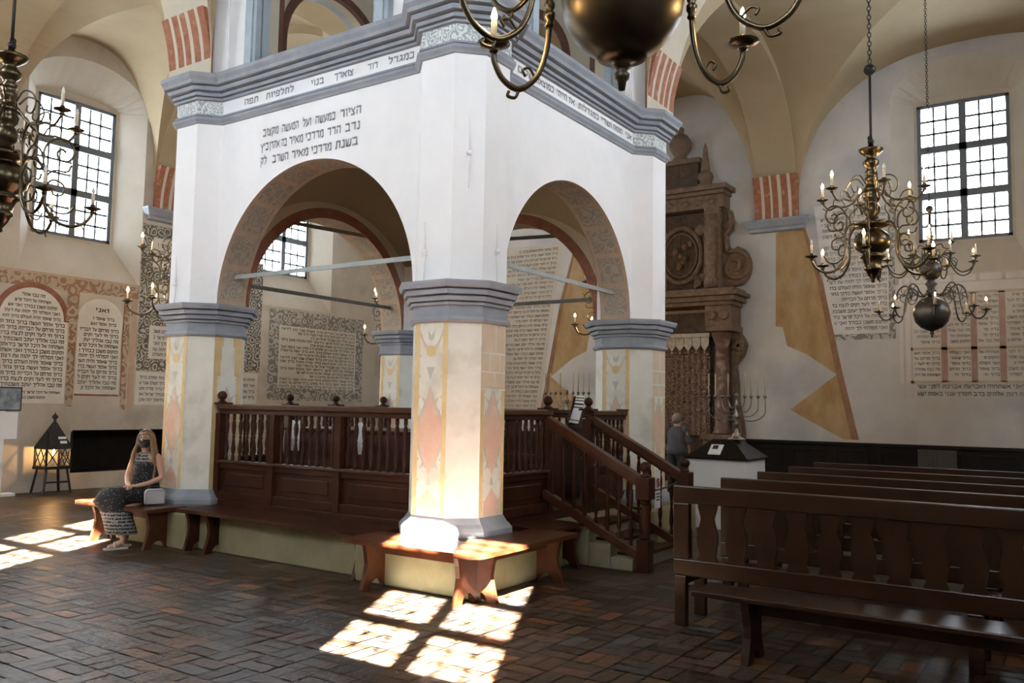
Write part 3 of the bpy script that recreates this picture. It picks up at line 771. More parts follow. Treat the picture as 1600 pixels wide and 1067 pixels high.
arch_wall(lambda u,d,z: (u, XW+d, z), S, 'south')
arch_wall(lambda u,d,z: (S-XW-d, u, z), T, 'east')
arch_wall(lambda u,d,z: (u, T-XW-d, z), S, 'north')
# sail vault inside, below the cornice
mb = MB(); n = 28; hx = CX-XW-TH; hy = CY-XW-TH
vs=[];fs=[]
for i in range(n+1):
    for j in range(n+1):
        x = -1+2*i/n; y = -1+2*j/n
        vs.append((CX+x*(hx+.02), CY+y*(hy+.02), 2.77+1.5*math.sqrt(max(0,2.2-x*x-y*y))*1.0))
for i in range(n):
    for j in range(n): p=i*(n+1)+j; fs.append((p,p+1,p+n+2,p+n+1))
mb.add(vs,fs,0,True); mb.build('sail_vault', M['vault'], tower)
mb = MB(); mb.box(XW+.1,S-XW-.1,XW+.1,T-XW-.1,8.5,8.6); mb.build('roof_slab', M['vault'], tower)

# cornice swept round the octagonal piers
o1, o2, o3 = A_-E_*1.0, A_, 0.0
k1 = A_-E_; 
def corner(sx, sy, cx, cy, order):
    q = (A_-E_) + (A_+XW)
    base = [(XW, q), (-A_, E_), (-A_, -E_), (-E_, -A_), (E_, -A_), (q, XW)]
    return [(cx+sx*a, cy+sy*b) for a,b in (base if order else base[::-1])]
q_ = E_ + (A_+XW)
base = [(XW, q_), (-A_, E_), (-A_, -E_), (-E_, -A_), (E_, -A_), (q_, XW)]
path = [(a,b) for a,b in base] + [(S-a,b) for a,b in base[::-1]] + [(S-a,T-b) for a,b in base] + [(a,T-b) for a,b in base[::-1]]
def offset(path, d):
    out = []; n = len(path)
    for i in range(n):
        p0 = Vector(path[i-1]); p1 = Vector(path[i]); p2 = Vector(path[(i+1)%n])
        n1 = Vector(((p1-p0).y, -(p1-p0).x)).normalized(); n2 = Vector(((p2-p1).y, -(p2-p1).x)).normalized()
        b = (n1+n2).normalized(); out.append(p1 + b*(d/max(.35,b.dot(n1))))
    return out
PROF = [(-.02,4.93),(.022,4.935),(.03,4.955),(.055,4.975),(.055,5.005),(.02,5.008),(.02,5.022),(.035,5.024),(.035,5.045),(.008,5.05),(.008,5.215),(.05,5.217),(.05,5.24),(.025,5.243),(.025,5.255),(.07,5.258),(.075,5.29),(.045,5.293),(.045,5.312),(.11,5.315),(.125,5.345),(.125,5.355),(.095,5.358),(.095,5.37),(.165,5.373),(.17,5.41),(.205,5.445),(.205,5.485),(.19,5.50),(-.05,5.51)]
mb = MB()
for (d0,z0),(d1,z1) in zip(PROF,PROF[1:]):
    A = offset(path,d0); B = offset(path,d1); n = len(path)
    for i in range(n):
        j=(i+1)%n; onwall = (i % 6 == 5)
        m = 0
        if z0 == 5.05: m = 1 if onwall else 2
        mb.quad((*A[i],z0),(*A[j],z0),(*B[j],z1),(*B[i],z1),m)
mb.build('cornice', [M['blue'],M['white'],M['scroll_grey']], tower)
# grey dividing slots of the frieze panels
# lettering on the two faces turned to the door
PL = lambda u,z,d: (XW+d, u, z)
PR = lambda u,z,d: (u, XW+d, z)
mb = MB()
for s,a,b,z in (('כמגדל',.48,.82,5.10),('דוד',.97,1.11,5.10),('צוארך',1.32,1.60,5.10),('בנוי',1.76,1.96,5.10),('לתלפיות',2.24,2.70,5.10),('תפה',2.84,3.08,5.10)):
    mb = MB(); put(mb, s, a, z, b-a, .072, PL, -.014, -1); mb.build('painted_word', M['ink_tower'], tower)
for s,a,b,z in (('הציור',1.20,1.50,4.665),('כמעשה',1.58,1.88,4.665),('ועל',1.95,2.08,4.665),('המעשה',2.15,2.42,4.665),('מקצוב',2.48,2.74,4.665),
                ('נדב',1.21,1.42,4.50),('הרר',1.49,1.69,4.50),('מרדכי',1.75,2.03,4.50),('מאיר',2.07,2.29,4.50),('בה',2.33,2.42,4.50),('אהרן',2.45,2.62,4.50),('כ״ץ',2.64,2.77,4.50),
                ('בשנת',1.23,1.56,4.335),('מרדכי',1.62,1.93,4.335),('מאיר',1.98,2.24,4.335),('השרב',2.30,2.56,4.335),('לק',2.66,2.76,4.335)):
    mb = MB(); put(mb, s, a, z, b-a, .092, PL, -.004, -1); mb.build('painted_word', M['ink_tower'], tower)
mb = MB()
for s,a,b in (('אני',3.29,3.11),('חומה',3.02,2.77),('ושדי',2.72,2.45),('כמגדלות',2.38,1.89),('אז',1.80,1.67),('הייתי',1.62,1.40),('כמוצאת',1.33,.97),('שלום',.90,.62)):
    mb = MB(); put(mb, s, a, 5.10, a-b, .072, PR, -.014, 1); mb.build('painted_word', M['ink_tower'], tower)
# striped springers on the piers, above the cornice, where the vault bands start
for (cx,cy,dx,dy) in ((0,T,-1,0),(0,T,0,1),(S,0,0,-1),(S,0,1,0),(0,0,-1,0),(0,0,0,-1),(S,T,1,0),(S,T,0,1)):
    mb = MB()
    if dx: P = lambda u,z,d,cx=cx,cy=cy,dx=dx: (cx+dx*(A_-.005-d), cy+u, z)
    else:  P = lambda u,z,d,cx=cx,cy=cy,dy=dy: (cx+u, cy+dy*(A_-.005-d), z)
    springer(mb, P, 0.0, 5.49, 6.28, 0.01, 0.16, 0.40, STR, 0)
    mb.build('springer', [M['redstripe'],M['arch_cream']], tower)
# white-painted iron anchors on the piers
def anchor(P, z0, z1, zk):
    mb = MB(); r = .012
    mb.tube([P(0,z0),P(.006,zk-.03)],[.005,r],6); mb.tube([P(.006,zk+.03),P(-.004,z1)],[r,.004],6); mb.ball(P(0,zk),.030,8); mb.bar(P(-.035,zk-.035),P(.035,zk-.03),.012,.012)
    mb.build('wall_anchor', M['white'], tower)
q = math.sqrt(.5)
ch = lambda cx,cy,u: (lambda a,z: (cx-(A_+E_)/2-.01+ (u+a)*q, cy-(A_+E_)/2-.01-(u+a)*q, z))
anchor(ch(0,0,-.0), 3.65, 4.35, 3.98)
anchor(lambda a,z: (-A_-.012, 0.11-a, z), 2.80, 3.35, 3.07)
anchor(lambda a,z: (.02+a, -A_-.012, z), 2.80, 3.35, 3.10)
anchor(lambda a,z: (-A_-.012, T+.08-a, z), 2.79, 3.35, 3.02)
# podium between the columns
mb = MB(); mb.box(-.50, S+.50, -.50, T+.50, 0, .40); mb.build('podium', M['podium'], tower, .01)
mb = MB(); mb.box(-.13, S+.13, -.13, T+.13, .40, .50); mb.build('platform_boards', M['wood'], tower, .006)

# ================================================================== BALUSTRADES OF THE BIMAH
BAL = [(.016,0),(.02,.01),(.02,.06),(.013,.07),(.022,.10),(.026,.14),(.020,.20),(.012,.26),(.020,.275),(.012,.29),(.020,.34),(.026,.40),(.022,.44),(.013,.47),(.02,.48),(.02,.545)]
def finial(p, parent, r=.055):
    mb = MB(); x,y,z = p
    mb.box(x-.085,x+.085,y-.085,y+.085,z,z+.022); mb.lathe([(.055,.022),(.05,.03),(.028,.045),(.03,.055)],(x,y,z),12)
    mb.ball((x,y,z+.055+r*.85),r,14); mb.build('finial', M['wood'], parent)
def run(name, label, p, q, posts, finials, nsec):
    # p, q: (x, y) ends; posts: fractions along the run
    p = Vector((*p,0)); q = Vector((*q,0)); L = (q-p).length; d = (q-p)/L; nrm = Vector((-d.y,d.x,0))
    root = thing(name, label, 'balustrade', (p.x,p.y,.5))
    def beam(nm, a, b, z0, z1, w, mt='wood', bev=.006):
        mb = MB(); A = p+d*a; B = p+d*b
        mb.bar((A.x,A.y,(z0+z1)/2),(B.x,B.y,(z0+z1)/2), w, z1-z0); return mb.build(nm, M[mt], root, bev)
    beam('top_rail', 0, L, 1.545, 1.60, .15, 'wood_rail'); beam('top_rail', 0, L, 1.49, 1.545, .09)
    beam('mid_rail', 0, L, .925, .955, .12, 'wood_rail'); beam('mid_rail', 0, L, .86, .925, .07)
    beam('base_rail', 0, L, .50, .60, .09)
    st = [0]+[f*L for f in posts]+[L]
    for f in posts:
        mb = MB(); c = p+d*(f*L); mb.bar((c.x,c.y,.5),(c.x,c.y,1.5),.115,.09,up=tuple(d)); mb.build('post', M['wood'], root, .004)
    for a,b in zip(st,st[1:]):
        mb = MB(); A = p+d*(a+.03); B = p+d*(b-.03)
        mb.bar((A.x,A.y,.73),(B.x,B.y,.73),.025,.27)
        A = p+d*(a+.15); B = p+d*(b-.15)
        if b-a > .5: mb.bar((A.x,A.y,.735),(B.x,B.y,.735),.045,.15)
        mb.build('panel', M['wood'], root, .008)
        n = max(2, round((b-a-.1)/.115))
        for k in range(n):
            c = p+d*(a+.05+(b-a-.10)*(k+.5)/n)
            mb = MB(); mb.lathe(BAL,(c.x,c.y,.95),8); mb.build('baluster', M['wood'], root)
    for f in finials:
        c = p+d*(f*L); finial((c.x,c.y,1.60), root)
    return root
run('balustrade', 'long carved balustrade between the near and the left pillar', (-.08,3.43), (-.08,.36), [.0,.307,.64,1.0], [0.0], 3)
run('balustrade', 'short carved balustrade from the near pillar to the foot of the stair rail', (.40,-.1), (1.5,-.1), [0,1.0], [1.0], 2)
run('balustrade', 'short carved balustrade between the stair and the right pillar', (2.42,-.1), (3.40,-.1), [0,1.0], [0.0,1.0], 2)
run('balustrade', 'far balustrade of the bimah in front of the framed tablet, three ball finials along it', (.45,3.96), (3.3,3.96), [0,.33,.64,1.0], [.34,.64,.99], 3)
run('balustrade', 'far balustrade of the bimah on the side facing the carved ark', (S+.08,.45), (S+.08,3.4), [0,.5,1.0], [], 3)

# ---- stair up to the bimah
SX0, SX1 = 1.50, 2.40
mb = MB()
steps = [(-.42,-.70,.375),(-.70,-.95,.25),(-.95,-1.20,.125)]
prev=-.42
for y1,y0,z in steps: mb.box(SX0-.14,SX1+.14,y0,y1,0,z)
st = tag(mb.build('stair_block', mat('worn_stone_step',(.17,.15,.085),(.23,.205,.125),5,.85,bump=.2,spots=((.22,.2,.15),4,.5,.7)), None, .012), 'low yellowish masonry stair of three steps rising to the bimah', 'stairs')
for y1,y0,z in steps:
    t = MB(); t.box(SX0+.02,SX1-.02,y0-.02,y1,z,z+.03); t.build('tread', M['wood'], st, .004)
def stair_rail(x, label, sgn):
    root = thing('stair_railing', label, 'railing', (x,-1.25,0))
    a = Vector((x,-.10,1.52)); b = Vector((x,-1.27,.90)); a2 = Vector((x,-.10,.70)); b2 = Vector((x,-1.25,.15))
    mb = MB(); mb.bar(a,b,.11,.075); mb.bar(a-Vector((0,0,.05)),b-Vector((0,0,.05)),.06,.06); mb.build('handrail', M['wood_rail'], root, .006)
    mb = MB(); mb.bar(a2,b2,.09,.09); mb.build('lower_rail', M['wood_rail'], root, .006)
    for k in range(8):
        t = (k+.8)/8.6; p0 = a2+(b2-a2)*t; p1 = a+(b-a)*t; h = (p1.z-p0.z-.05)
        mb = MB(); mb.lathe([(r,z*h/.545) for r,z in BAL],(x,p0.y,p0.z+.02),8); mb.build('baluster', M['wood'], root)
    mb = MB(); y=-1.30
    mb.box(x-.065,x+.065,y-.065,y+.065,0,.32); mb.lathe([(.05,.32),(.06,.34),(.045,.38),(.062,.46),(.05,.56),(.035,.66),(.055,.69),(.055,.72)],(x,y,0),14)
    mb.box(x-.075,x+.075,y-.075,y+.075,.72,.94); mb.build('newel_post', M['wood'], root, .005)
    mb = MB(); mb.lathe([(.05,0),(.05,.02),(.025,.035),(.03,.05)],(x,y,.94),12); mb.ball((x,y,1.04),.058,14); mb.build('finial', M['wood'], root)
stair_rail(1.44, 'sloping stair railing with turned balusters beside the low yellowish steps', 1)
stair_rail(2.46, 'second sloping stair railing, behind the no entry sign', 1)
# no entry sign hung on a rope across the foot of the stair
sg = thing('no_entry_sign', 'small white card with a no entry pictogram on the stair rope', 'sign', (1.80,-1.27,.55))
mb = MB(); mb.box(1.735,1.865,-1.275,-1.267,.60,.99); mb.build('card', M['paper'], sg)
mb = MB(); yy=-1.279
for i in range(24):
    a=i*math.pi/12; b=(i+1)*math.pi/12
    mb.quad(*[(1.80+r*math.cos(t),yy,.86+r*math.sin(t)) for r,t in ((.042,a),(.042,b),(.054,b),(.054,a))])
mb.bar((1.80-.034,yy,.894),(1.80+.034,yy,.826),.004,.011,up=(1,0,1))
mb.build('ring', M['redprint'], sg)
mb = MB(); mb.lathe([(1e-5,-.002),(.010,-.002),(.010,.002),(1e-5,.002)],(1.80,yy,.893),10,axis=(0,1,0)); mb.bar((1.80,yy,.88),(1.80,yy,.85),.004,.018,up=(1,0,0))
mb.bar((1.795,yy,.855),(1.785,yy,.825),.004,.009,up=(1,0,0)); mb.bar((1.805,yy,.855),(1.818,yy,.827),.004,.009,up=(1,0,0)); mb.bar((1.80,yy,.876),(1.822,yy,.858),.004,.007,up=(1,0,0))
for z in (.74,.71,.68): mb.box(1.76,1.84,yy-.001,yy+.001,z,z+.014)
mb.build('figure', M['black'], sg)
mb = MB(); mb.tube(spline([(1.505,-1.30,.86),(1.65,-1.28,.80),(1.80,-1.27,.79),(2.1,-1.28,.81),(2.385,-1.30,.86)],4),.010,6); mb.tube([(1.76,-1.271,.985),(1.76,-1.271,.99)],.01,6)
tag(mb.build('barrier_rope', M['rope']), 'dark barrier rope slung between the two stair newels', 'rope')
for o in (sg,): pass

# ================================================================== BENCHES AROUND THE TOWER
def slab_leg(x, y, along, h, w=.36, mt='bench', parent=None):
    # waisted slab leg with an arched foot; along = 'x' or 'y' is the direction of its broad side
    half = [(w/2,0),(w/2-.01,.03),(w/2-.045,.14),(w/2-.06,.22),(w/2-.045,.32),(w/2-.015,h)]
    arch = [(.085*math.cos(math.pi*k/8), .085*math.sin(math.pi*k/8)) for k in range(9)]
    pts = [(-u,z) for u,z in half][::-1]
    out = [(-half[-1][0],h)]+[(-u,z) for u,z in half[:-1]][::-1] + [(-u,z) for u,z in arch] + [(u,z) for u,z in half]
    t = .045; mb = MB()
    if along == 'x': P = [(x+u,y-t/2,z) for u,z in out]; v = (0,t,0)
    else: P = [(x-t/2,y+u,z) for u,z in out]; v = (t,0,0)
    n = len(P); tri = tessellate_polygon([[Vector((u,z,0)) for u,z in out]])
    Q = [tuple(Vector(p)+Vector(v)) for p in P]
    mb.add(P+Q, [tuple(f) for f in tri]+[tuple(i+n for i in f[::-1]) for f in tri], 0)
    b = len(mb.v)-2*n
    for i in range(n):
        j=(i+1)%n; mb.f.append((b+i,b+j,b+n+j,b+n+i)); mb.m.append(0); mb.s.append(False)
    return mb.build('leg', M[mt], parent)
def rounded(pts, r, n=6):
    out=[]; k=len(pts)
    for i,(p,rr) in enumerate(zip(pts,r)):
        p=Vector(p)
        if rr<=0: out.append(tuple(p)); continue
        a=(Vector(pts[i-1])-p).normalized(); b=(Vector(pts[(i+1)%k])-p).normalized()
        for t in range(n+1):
            s=t/n; out.append(tuple((p+a*rr)*(1-s)**2+p*2*s*(1-s)+(p+b*rr)*s**2))
    return out
def bench(name, label, outline, radii, legs, apron=(), z=.45, mt='bench', group=None, loc=None):
    root = thing(name, label, 'bench', loc or (*outline[0],0), group)
    pts = rounded(outline, radii)
    mb = MB(); tri = tessellate_polygon([[Vector((x,y,0)) for x,y in pts]]); n=len(pts)
    mb.add([(x,y,z-.038) for x,y in pts]+[(x,y,z) for x,y in pts],[tuple(f) for f in tri]+[tuple(i+n for i in f[::-1]) for f in tri],0)
    for i in range(n):
        j=(i+1)%n; mb.f.append((i,j,n+j,n+i)); mb.m.append(0); mb.s.append(False)
    mb.build('seat', M[mt], root, .008)
    for (x,y,al) in legs: slab_leg(x,y,al,z-.038,.36,mt,root)
    for a,b in apron:
        mb=MB(); mb.bar((*a,z-.09),(*b,z-.09),.03,.10); mb.build('apron', M[mt], root, .004)
    return root
bench('corner_bench','red-brown corner bench wrapped around the near pillar, in full sun',
      [(-1.03,.46),(-.50,.46),(-.50,-.50),(.62,-.50),(.62,-1.01),(-1.03,-1.01)],[.03,0,0,0,.03,.16],
      [(-.76,.30,'x'),(-.76,-.72,'x'),(-.62,-.76,'y'),(.44,-.76,'y')],[((-.76,.28),(-.76,-.70)),((-.60,-.76),(.42,-.76))], loc=(-.76,-.76,0))
bench('corner_bench','red-brown corner bench around the left pillar, a woman sitting on it',
      [(-1.03,3.42),(-.50,3.42),(-.50,T+.50),(.62,T+.50),(.62,T+1.01),(-1.03,T+1.01)],[.03,0,0,0,.03,.16],
      [(-.76,3.56,'x'),(-.76,T+.72,'x'),(-.62,T+.76,'y'),(.44,T+.76,'y')],[((-.76,3.58),(-.76,T+.70)),((-.60,T+.76),(.42,T+.76))], loc=(-.76,T+.76,0))
bench('long_bench','long dark bench along the foot of the left balustrade',
      [(-.66,3.40),(-.135,3.40),(-.135,.50),(-.66,.50)],[.02,0,0,.02],[(-.50,3.20,'x'),(-.50,2.86,'x'),(-.50,.66,'x')],[((-.44,3.2),(-.44,.7))], mt='wood', z=.44, loc=(-.44,2,0))
bench('short_bench','short dark bench between the near pillar bench and the stair',
      [(.64,-.135),(.64,-.66),(1.34,-.66),(1.34,-.135)],[0,.02,.02,0],[(.80,-.50,'y'),(1.20,-.50,'y')],[((.8,-.44),(1.2,-.44))], mt='wood', z=.44, loc=(1,-.44,0))

# ================================================================== PEWS
PY0, PY1 = -2.36, -6.38
def make_pew():
    r = thing('pew','x','pew',(0,0,0),'pews facing the ark')
    zb, zt = .37, 1.045
    def bx(nm,*a,bev=.008):
        mb=MB(); mb.box(*a); return mb.build(nm,M['pew'],r,bev)
    bx('top_rail',-.03,.03,PY1,PY0,zt-.13,zt); bx('bottom_rail',-.025,.025,PY1,PY0,zb,zb+.125)
    bx('end_stile',-.028,.028,PY0-.13,PY0-.001,zb+.125,zt-.13); bx('end_stile',-.028,.028,PY1,PY1+.13,zb+.125,zt-.13)
    n=17; st=(PY0-.13-(PY1+.13))/n
    h0,h1=zb+.12,zt-.125; H=h1-h0
    half=[(.074,0),(.074,.04),(.060,.10),(.070,.22),(.082,.36),(.076,.52),(.058,.66),(.050,.74),(.062,.84),(.073,.93),(.074,1.0)]
    for k in range(n):
        yc=PY0-.13-st*(k+.62)
        pts=[(-.012,yc+u,h0+t*H) for u,t in half]+[(-.012,yc-u,h0+t*H) for u,t in half[::-1]]
        mb=MB(); tri=tessellate_polygon([[Vector((p[1],p[2],0)) for p in pts]]); m=len(pts)
        mb.add(pts+[(p[0]+.024,p[1],p[2]) for p in pts],[tuple(f) for f in tri]+[tuple(i+m for i in f[::-1]) for f in tri])
        for i in range(m):
            j=(i+1)%m; mb.f.append((i,j,m+j,m+i)); mb.m.append(0); mb.s.append(False)
        mb.build('slat',M['pew'],r)
    bx('seat',.03,.45,PY1,PY0-.02,.405,.44)
    for y in (PY0-.06,-4.4,PY1+.08):
        mb=MB(); mb.box(-.03,.03,y-.045,y+.045,0,zb); mb.box(.03,.42,y-.03,y+.03,.30,.405); mb.box(.36,.42,y-.045,y+.045,0,.40); mb.build('leg',M['pew'],r,.006)
    return r
pew0=make_pew()
PX=[-.30,.72,1.72,2.74,3.76]
LP=['walnut pew nearest the door, its slatted back fully in view','walnut pew second from the door, only its top rail showing','walnut pew in the middle of the row of five','walnut pew fourth from the door, just before the last','walnut pew nearest the ark wall, last in the row']
for i,x in enumerate(PX):
    o=pew0 if i==0 else copy_tree(pew0)
    o.location=(x,0,0); o['label']=LP[i]
# backless bench drawn up behind the last-row pew
r=thing('backless_bench','low backless walnut bench in front of the slatted pew back','bench',(-.9,-4.5,0))
mb=MB(); mb.box(-1.06,-.72,-6.38,-2.80,.395,.43); mb.build('seat',M['pew'],r,.008)
mb=MB(); mb.box(-.91,-.87,-6.3,-3.1,.30,.395); mb.build('apron',M['pew'],r,.004)
for y in (-3.16,-4.9,-6.2): 
    mb=MB()
    half=[(.165,0),(.15,.05),(.11,.16),(.11,.24),(.15,.36),(.16,.395)]
    out=[(-u,z) for u,z in half][::-1]+[(-.07,0),(-.05,.05),(0,.075),(.05,.05),(.07,0)]+half
    tri=tessellate_polygon([[Vector((u,z,0)) for u,z in out]]); n=len(out)
    P=[(-.89+u,y-.025,z) for u,z in out]; Q=[(a,b+.05,c) for a,b,c in P]
    mb.add(P+Q,[tuple(f) for f in tri]+[tuple(i+n for i in f[::-1]) for f in tri])
    for i in range(n):
        j=(i+1)%n; mb.f.append((i,j,n+j,n+i)); mb.m.append(0); mb.s.append(False)
    mb.build('leg',M['pew'],r)

# ================================================================== CHANDELIERS
def spiral(c, r0, r1, a0, turns, n=16):
    return [(c[0]+(r0+(r1-r0)*i/n)*math.cos(a0+turns*2*math.pi*i/n), c[1]+(r0+(r1-r0)*i/n)*math.sin(a0+turns*2*math.pi*i/n)) for i in range(n+1)]
def candle_set(arm, r, z, a, lit, pan_r=.062, ch=.10, cr=.012, mt='brass', cm='candle'):
    c=(r*math.cos(a),r*math.sin(a),z)
    mb=MB(); mb.lathe([(.012,-.03),(.022,-.02),(.012,-.01),(pan_r*.5,-.004),(pan_r,.008),(pan_r*.97,.012),(pan_r*.4,.002),(.016,.004),(.018,.035),(.0125,.036)],c,14); mb.build('drip_pan',M[mt],arm)
    mb=MB(); mb.lathe([(cr,.02),(cr,.02+ch),(cr*.6,.024+ch)],c,8); mb.build('candle',M[cm],arm)
    mb=MB(); b=.02+ch; mb.lathe([(.006,b),(.0125,b+.012),(.012,b+.022),(.006,b+.042),(1e-5,b+.055)],c,8); mb.build('bulb',M['bulb'] if lit else M['bulb_off'],arm)
def arm_mesh(curves, a, mt, root, fat=1.0):
    mb=MB(); ca,sa=math.cos(a),math.sin(a)
    for pts,r,dense in curves:
        q=spline(pts,5) if dense else [Vector((*p,)) if len(p)==3 else Vector((p[0],p[1],0)) for p in pts]
        q=[Vector((p[0]*ca,p[0]*sa,p[1])) for p in q]
        mb.tube(q,r*fat,6)
    return mb.build('arm',M[mt],root)
def P2(l): return [(x,z,0) for x,z in l]
def chain(root, z0, z1, mt, link=.055, beads=()):
    mb=MB(); n=max(2,int((z1-z0)/(link*.78)))
    for i in range(n):
        z=z0+(i+.5)*(z1-z0)/n; ring=[]
        for k in range(10):
            t=2*math.pi*k/10; u=.016*math.cos(t); w=(link*.5)*math.sin(t)
            ring.append((u,0,z+w) if i%2 else (0,u,z+w))
        ring.append(ring[0]); mb.tube(ring,.0045,5)
    for z,r in beads: mb.ball((0,0,z),r,14)
    return mb.build('chain',M[mt],root)
def scroll_chandelier(label, loc, lits, size=1.0, rot=0.0):
    r=thing('brass_chandelier',label,'chandelier',(0,0,0))
    mb=MB()
    mb.lathe([(1e-5,-.385),(.018,-.375),(.014,-.355),(.045,-.31),(.062,-.27),(.075,-.262),(.078,-.245),(.066,-.235),(.090,-.16),(.112,-.145),(.112,-.128),(.085,-.12),(.09,-.105),(.15,-.06),(.165,0),(.15,.06),(.10,.105),(.075,.115),(.085,.13),(.155,.15),(.16,.165),(.15,.18),(.06,.185),(.05,.215)],n=20)
    mb.build('ball',M['brass'],r)
    mb=MB(); mb.lathe([(.05,.21),(.04,.24),(.07,.27),(.078,.32),(.06,.36),(.05,.375),(.072,.40),(.078,.44),(.06,.47),(.075,.485),(.078,.51),(.05,.52),(.044,.56),(.058,.585),(.06,.61),(.04,.63),(.05,.65),(.058,.67),(.04,.69),(.045,.71),(.072,.735),(.075,.765),(.05,.79),(.04,.815),(.06,.83),(.105,.865),(.112,.885),(.09,.89),(.03,.90),(.02,.95)],n=18); mb.build('stem',M['brass'],r)
    for k in range(6):
        a=rot+k*math.pi/3
        cur=[(P2([(.14,.17),(.20,.16),(.255,.08),(.25,-.04),(.265,-.16),(.33,-.26),(.43,-.295),(.52,-.26),(.57,-.19)]),[.012],1),
             (P2([(.255,.08),(.24,.17),(.25,.27),(.32,.335),(.40,.32),(.435,.245),(.40,.18),(.34,.185),(.325,.235),(.355,.26),(.38,.24)]),[.0085],1),
             (P2([(.25,.04),(.31,.10),(.39,.10),(.42,.15)]),[.007],1),
             (P2([(.25,-.05),(.30,.03),(.375,.0),(.37,-.07),(.315,-.075),(.30,-.03)]),[.0075],1),
             (P2([(.265,-.14),(.33,-.20),(.41,-.20),(.455,-.14)]),[.007],1)]
        cur=[(p,rr[0],d) for p,rr,d in cur]
        for (x,z,dx,dz) in ((.25,.3,-.03,.02),(.43,.29,.03,.02),(.24,-.02,-.03,.0),(.36,-.275,0,-.03),(.50,-.28,.02,-.03)): cur.append(([(x,z,0),(x+dx*.6,z+dz*.6,0),(x+dx,z+dz,0)],.005,0))
        arm=arm_mesh(cur,a,'brass',r); candle_set(arm,.57,-.155,a,(k in lits[0]))
    for k in range(6):
        a=rot+.35+k*math.pi/3
        cur=[(P2([(.06,.50),(.12,.46),(.17,.40),(.24,.37),(.33,.38),(.40,.36),(.46,.43)]),.0095,1),
             (P2([(.07,.55),(.13,.62),(.20,.60),(.235,.53),(.21,.46),(.165,.47),(.165,.515)]),.007,1),
             (P2([(.24,.37),(.28,.44),(.345,.45),(.36,.40)]),.006,1),(P2([(.17,.40),(.16,.33),(.20,.28),(.205,.235)]),.006,1)]
        arm=arm_mesh(cur,a,'brass',r); candle_set(arm,.46,.455,a,(k in lits[1]),.058)
    mb=MB(); mb.tube([(0,0,.94),(0,0,1.60)],.012,8); mb.ball((0,0,.96),.03,10); mb.ball((.01,.01,1.0),.024,8)
    mb.build('hanging_rod',M['iron'],r)
    chain(r,1.72,(8.4-loc[2])/size,'iron',beads=((1.66,.055),))
    r.location=loc; r.scale=(size,size,size)
    return r
def ball_chandelier(label, loc, lits):
    r=thing('ball_chandelier',label,'chandelier',(0,0,0))
    mb=MB(); mb.lathe([(1e-5,-.37),(.012,-.36),(.02,-.34),(.01,-.325),(.035,-.305),(.02,-.285),(.03,-.265),(.06,-.255),(.15,-.215),(.225,-.13),(.26,0),(.235,.11),(.17,.19),(.09,.235),(.055,.245)],n=24); mb.build('ball',M['pewter'],r)
    mb=MB(); mb.lathe([(.055,.24),(.05,.30),(.075,.33),(.05,.36),(.055,.40),(.085,.44),(.05,.48),(.05,.50),(.09,.52),(.14,.58),(.155,.655),(.13,.74),(.08,.79),(.05,.80),(.05,.84),(.09,.87),(.11,.90),(.05,.92),(.04,1.0),(.07,1.03),(.05,1.07),(.035,1.12),(.06,1.16),(.03,1.2),(.03,1.3),(.05,1.33),(.02,1.36),(.02,1.5)],n=18); mb.build('stem',M['pewter'],r)
    for k in range(8):
        a=.2+k*math.pi/4
        cur=[(P2([(.06,.30),(.14,.26),(.22,.30),(.28,.38),(.36,.42),(.44,.36),(.48,.22),(.51,.06),(.56,-.06),(.63,-.09),(.69,-.05),(.72,.01)]),.012,1)]
        for i in range(5):
            t=-.3+i*.75; cur.append((P2([(.36,.27),(.36+.06*math.cos(t)+.02,.27+.07*math.sin(t)),(.36+.12*math.cos(t),.27+.13*math.sin(t))]),.006,1))
        cur.append((P2([(.25,.32),(.27,.22),(.34,.17),(.41,.20),(.42,.27),(.37,.30)]),.007,1))
        arm=arm_mesh(cur,a,'pewter',r); candle_set(arm,.72,.03,a,(k in lits[0]),.075,.12,.015,'pewter','candle_tan')
    for k in range(8):
        a=.55+k*math.pi/4
        cur=[(P2([(.10,.80),(.17,.86),(.24,.84),(.30,.74),(.36,.64),(.44,.58),(.54,.60),(.61,.68),(.63,.76)]),.011,1),
             (P2([(.17,.86),(.22,.92),(.29,.90),(.30,.83),(.25,.80)]),.007,1),(P2([(.34,.67),(.38,.74),(.34,.80),(.29,.78)]),.007,1)]
        arm=arm_mesh(cur,a,'pewter',r); candle_set(arm,.63,.78,a,(k in lits[1]),.075,.13,.015,'pewter')
    for k in range(4):
        a=k*math.pi/2+.1
        arm=arm_mesh([(P2([(.05,1.0),(.14,1.04),(.18,.98),(.25,.96),(.29,1.03)]),.009,1)],a,'pewter',r); candle_set(arm,.29,1.05,a,True,.06,.16,.014,'pewter')
    mb=MB(); mb.ball((0,0,1.58),.055,12); mb.build('hanging_knob',M['pewter'],r)
    chain(r,1.63,8.4-loc[2],'iron')
    r.location=loc
    return r
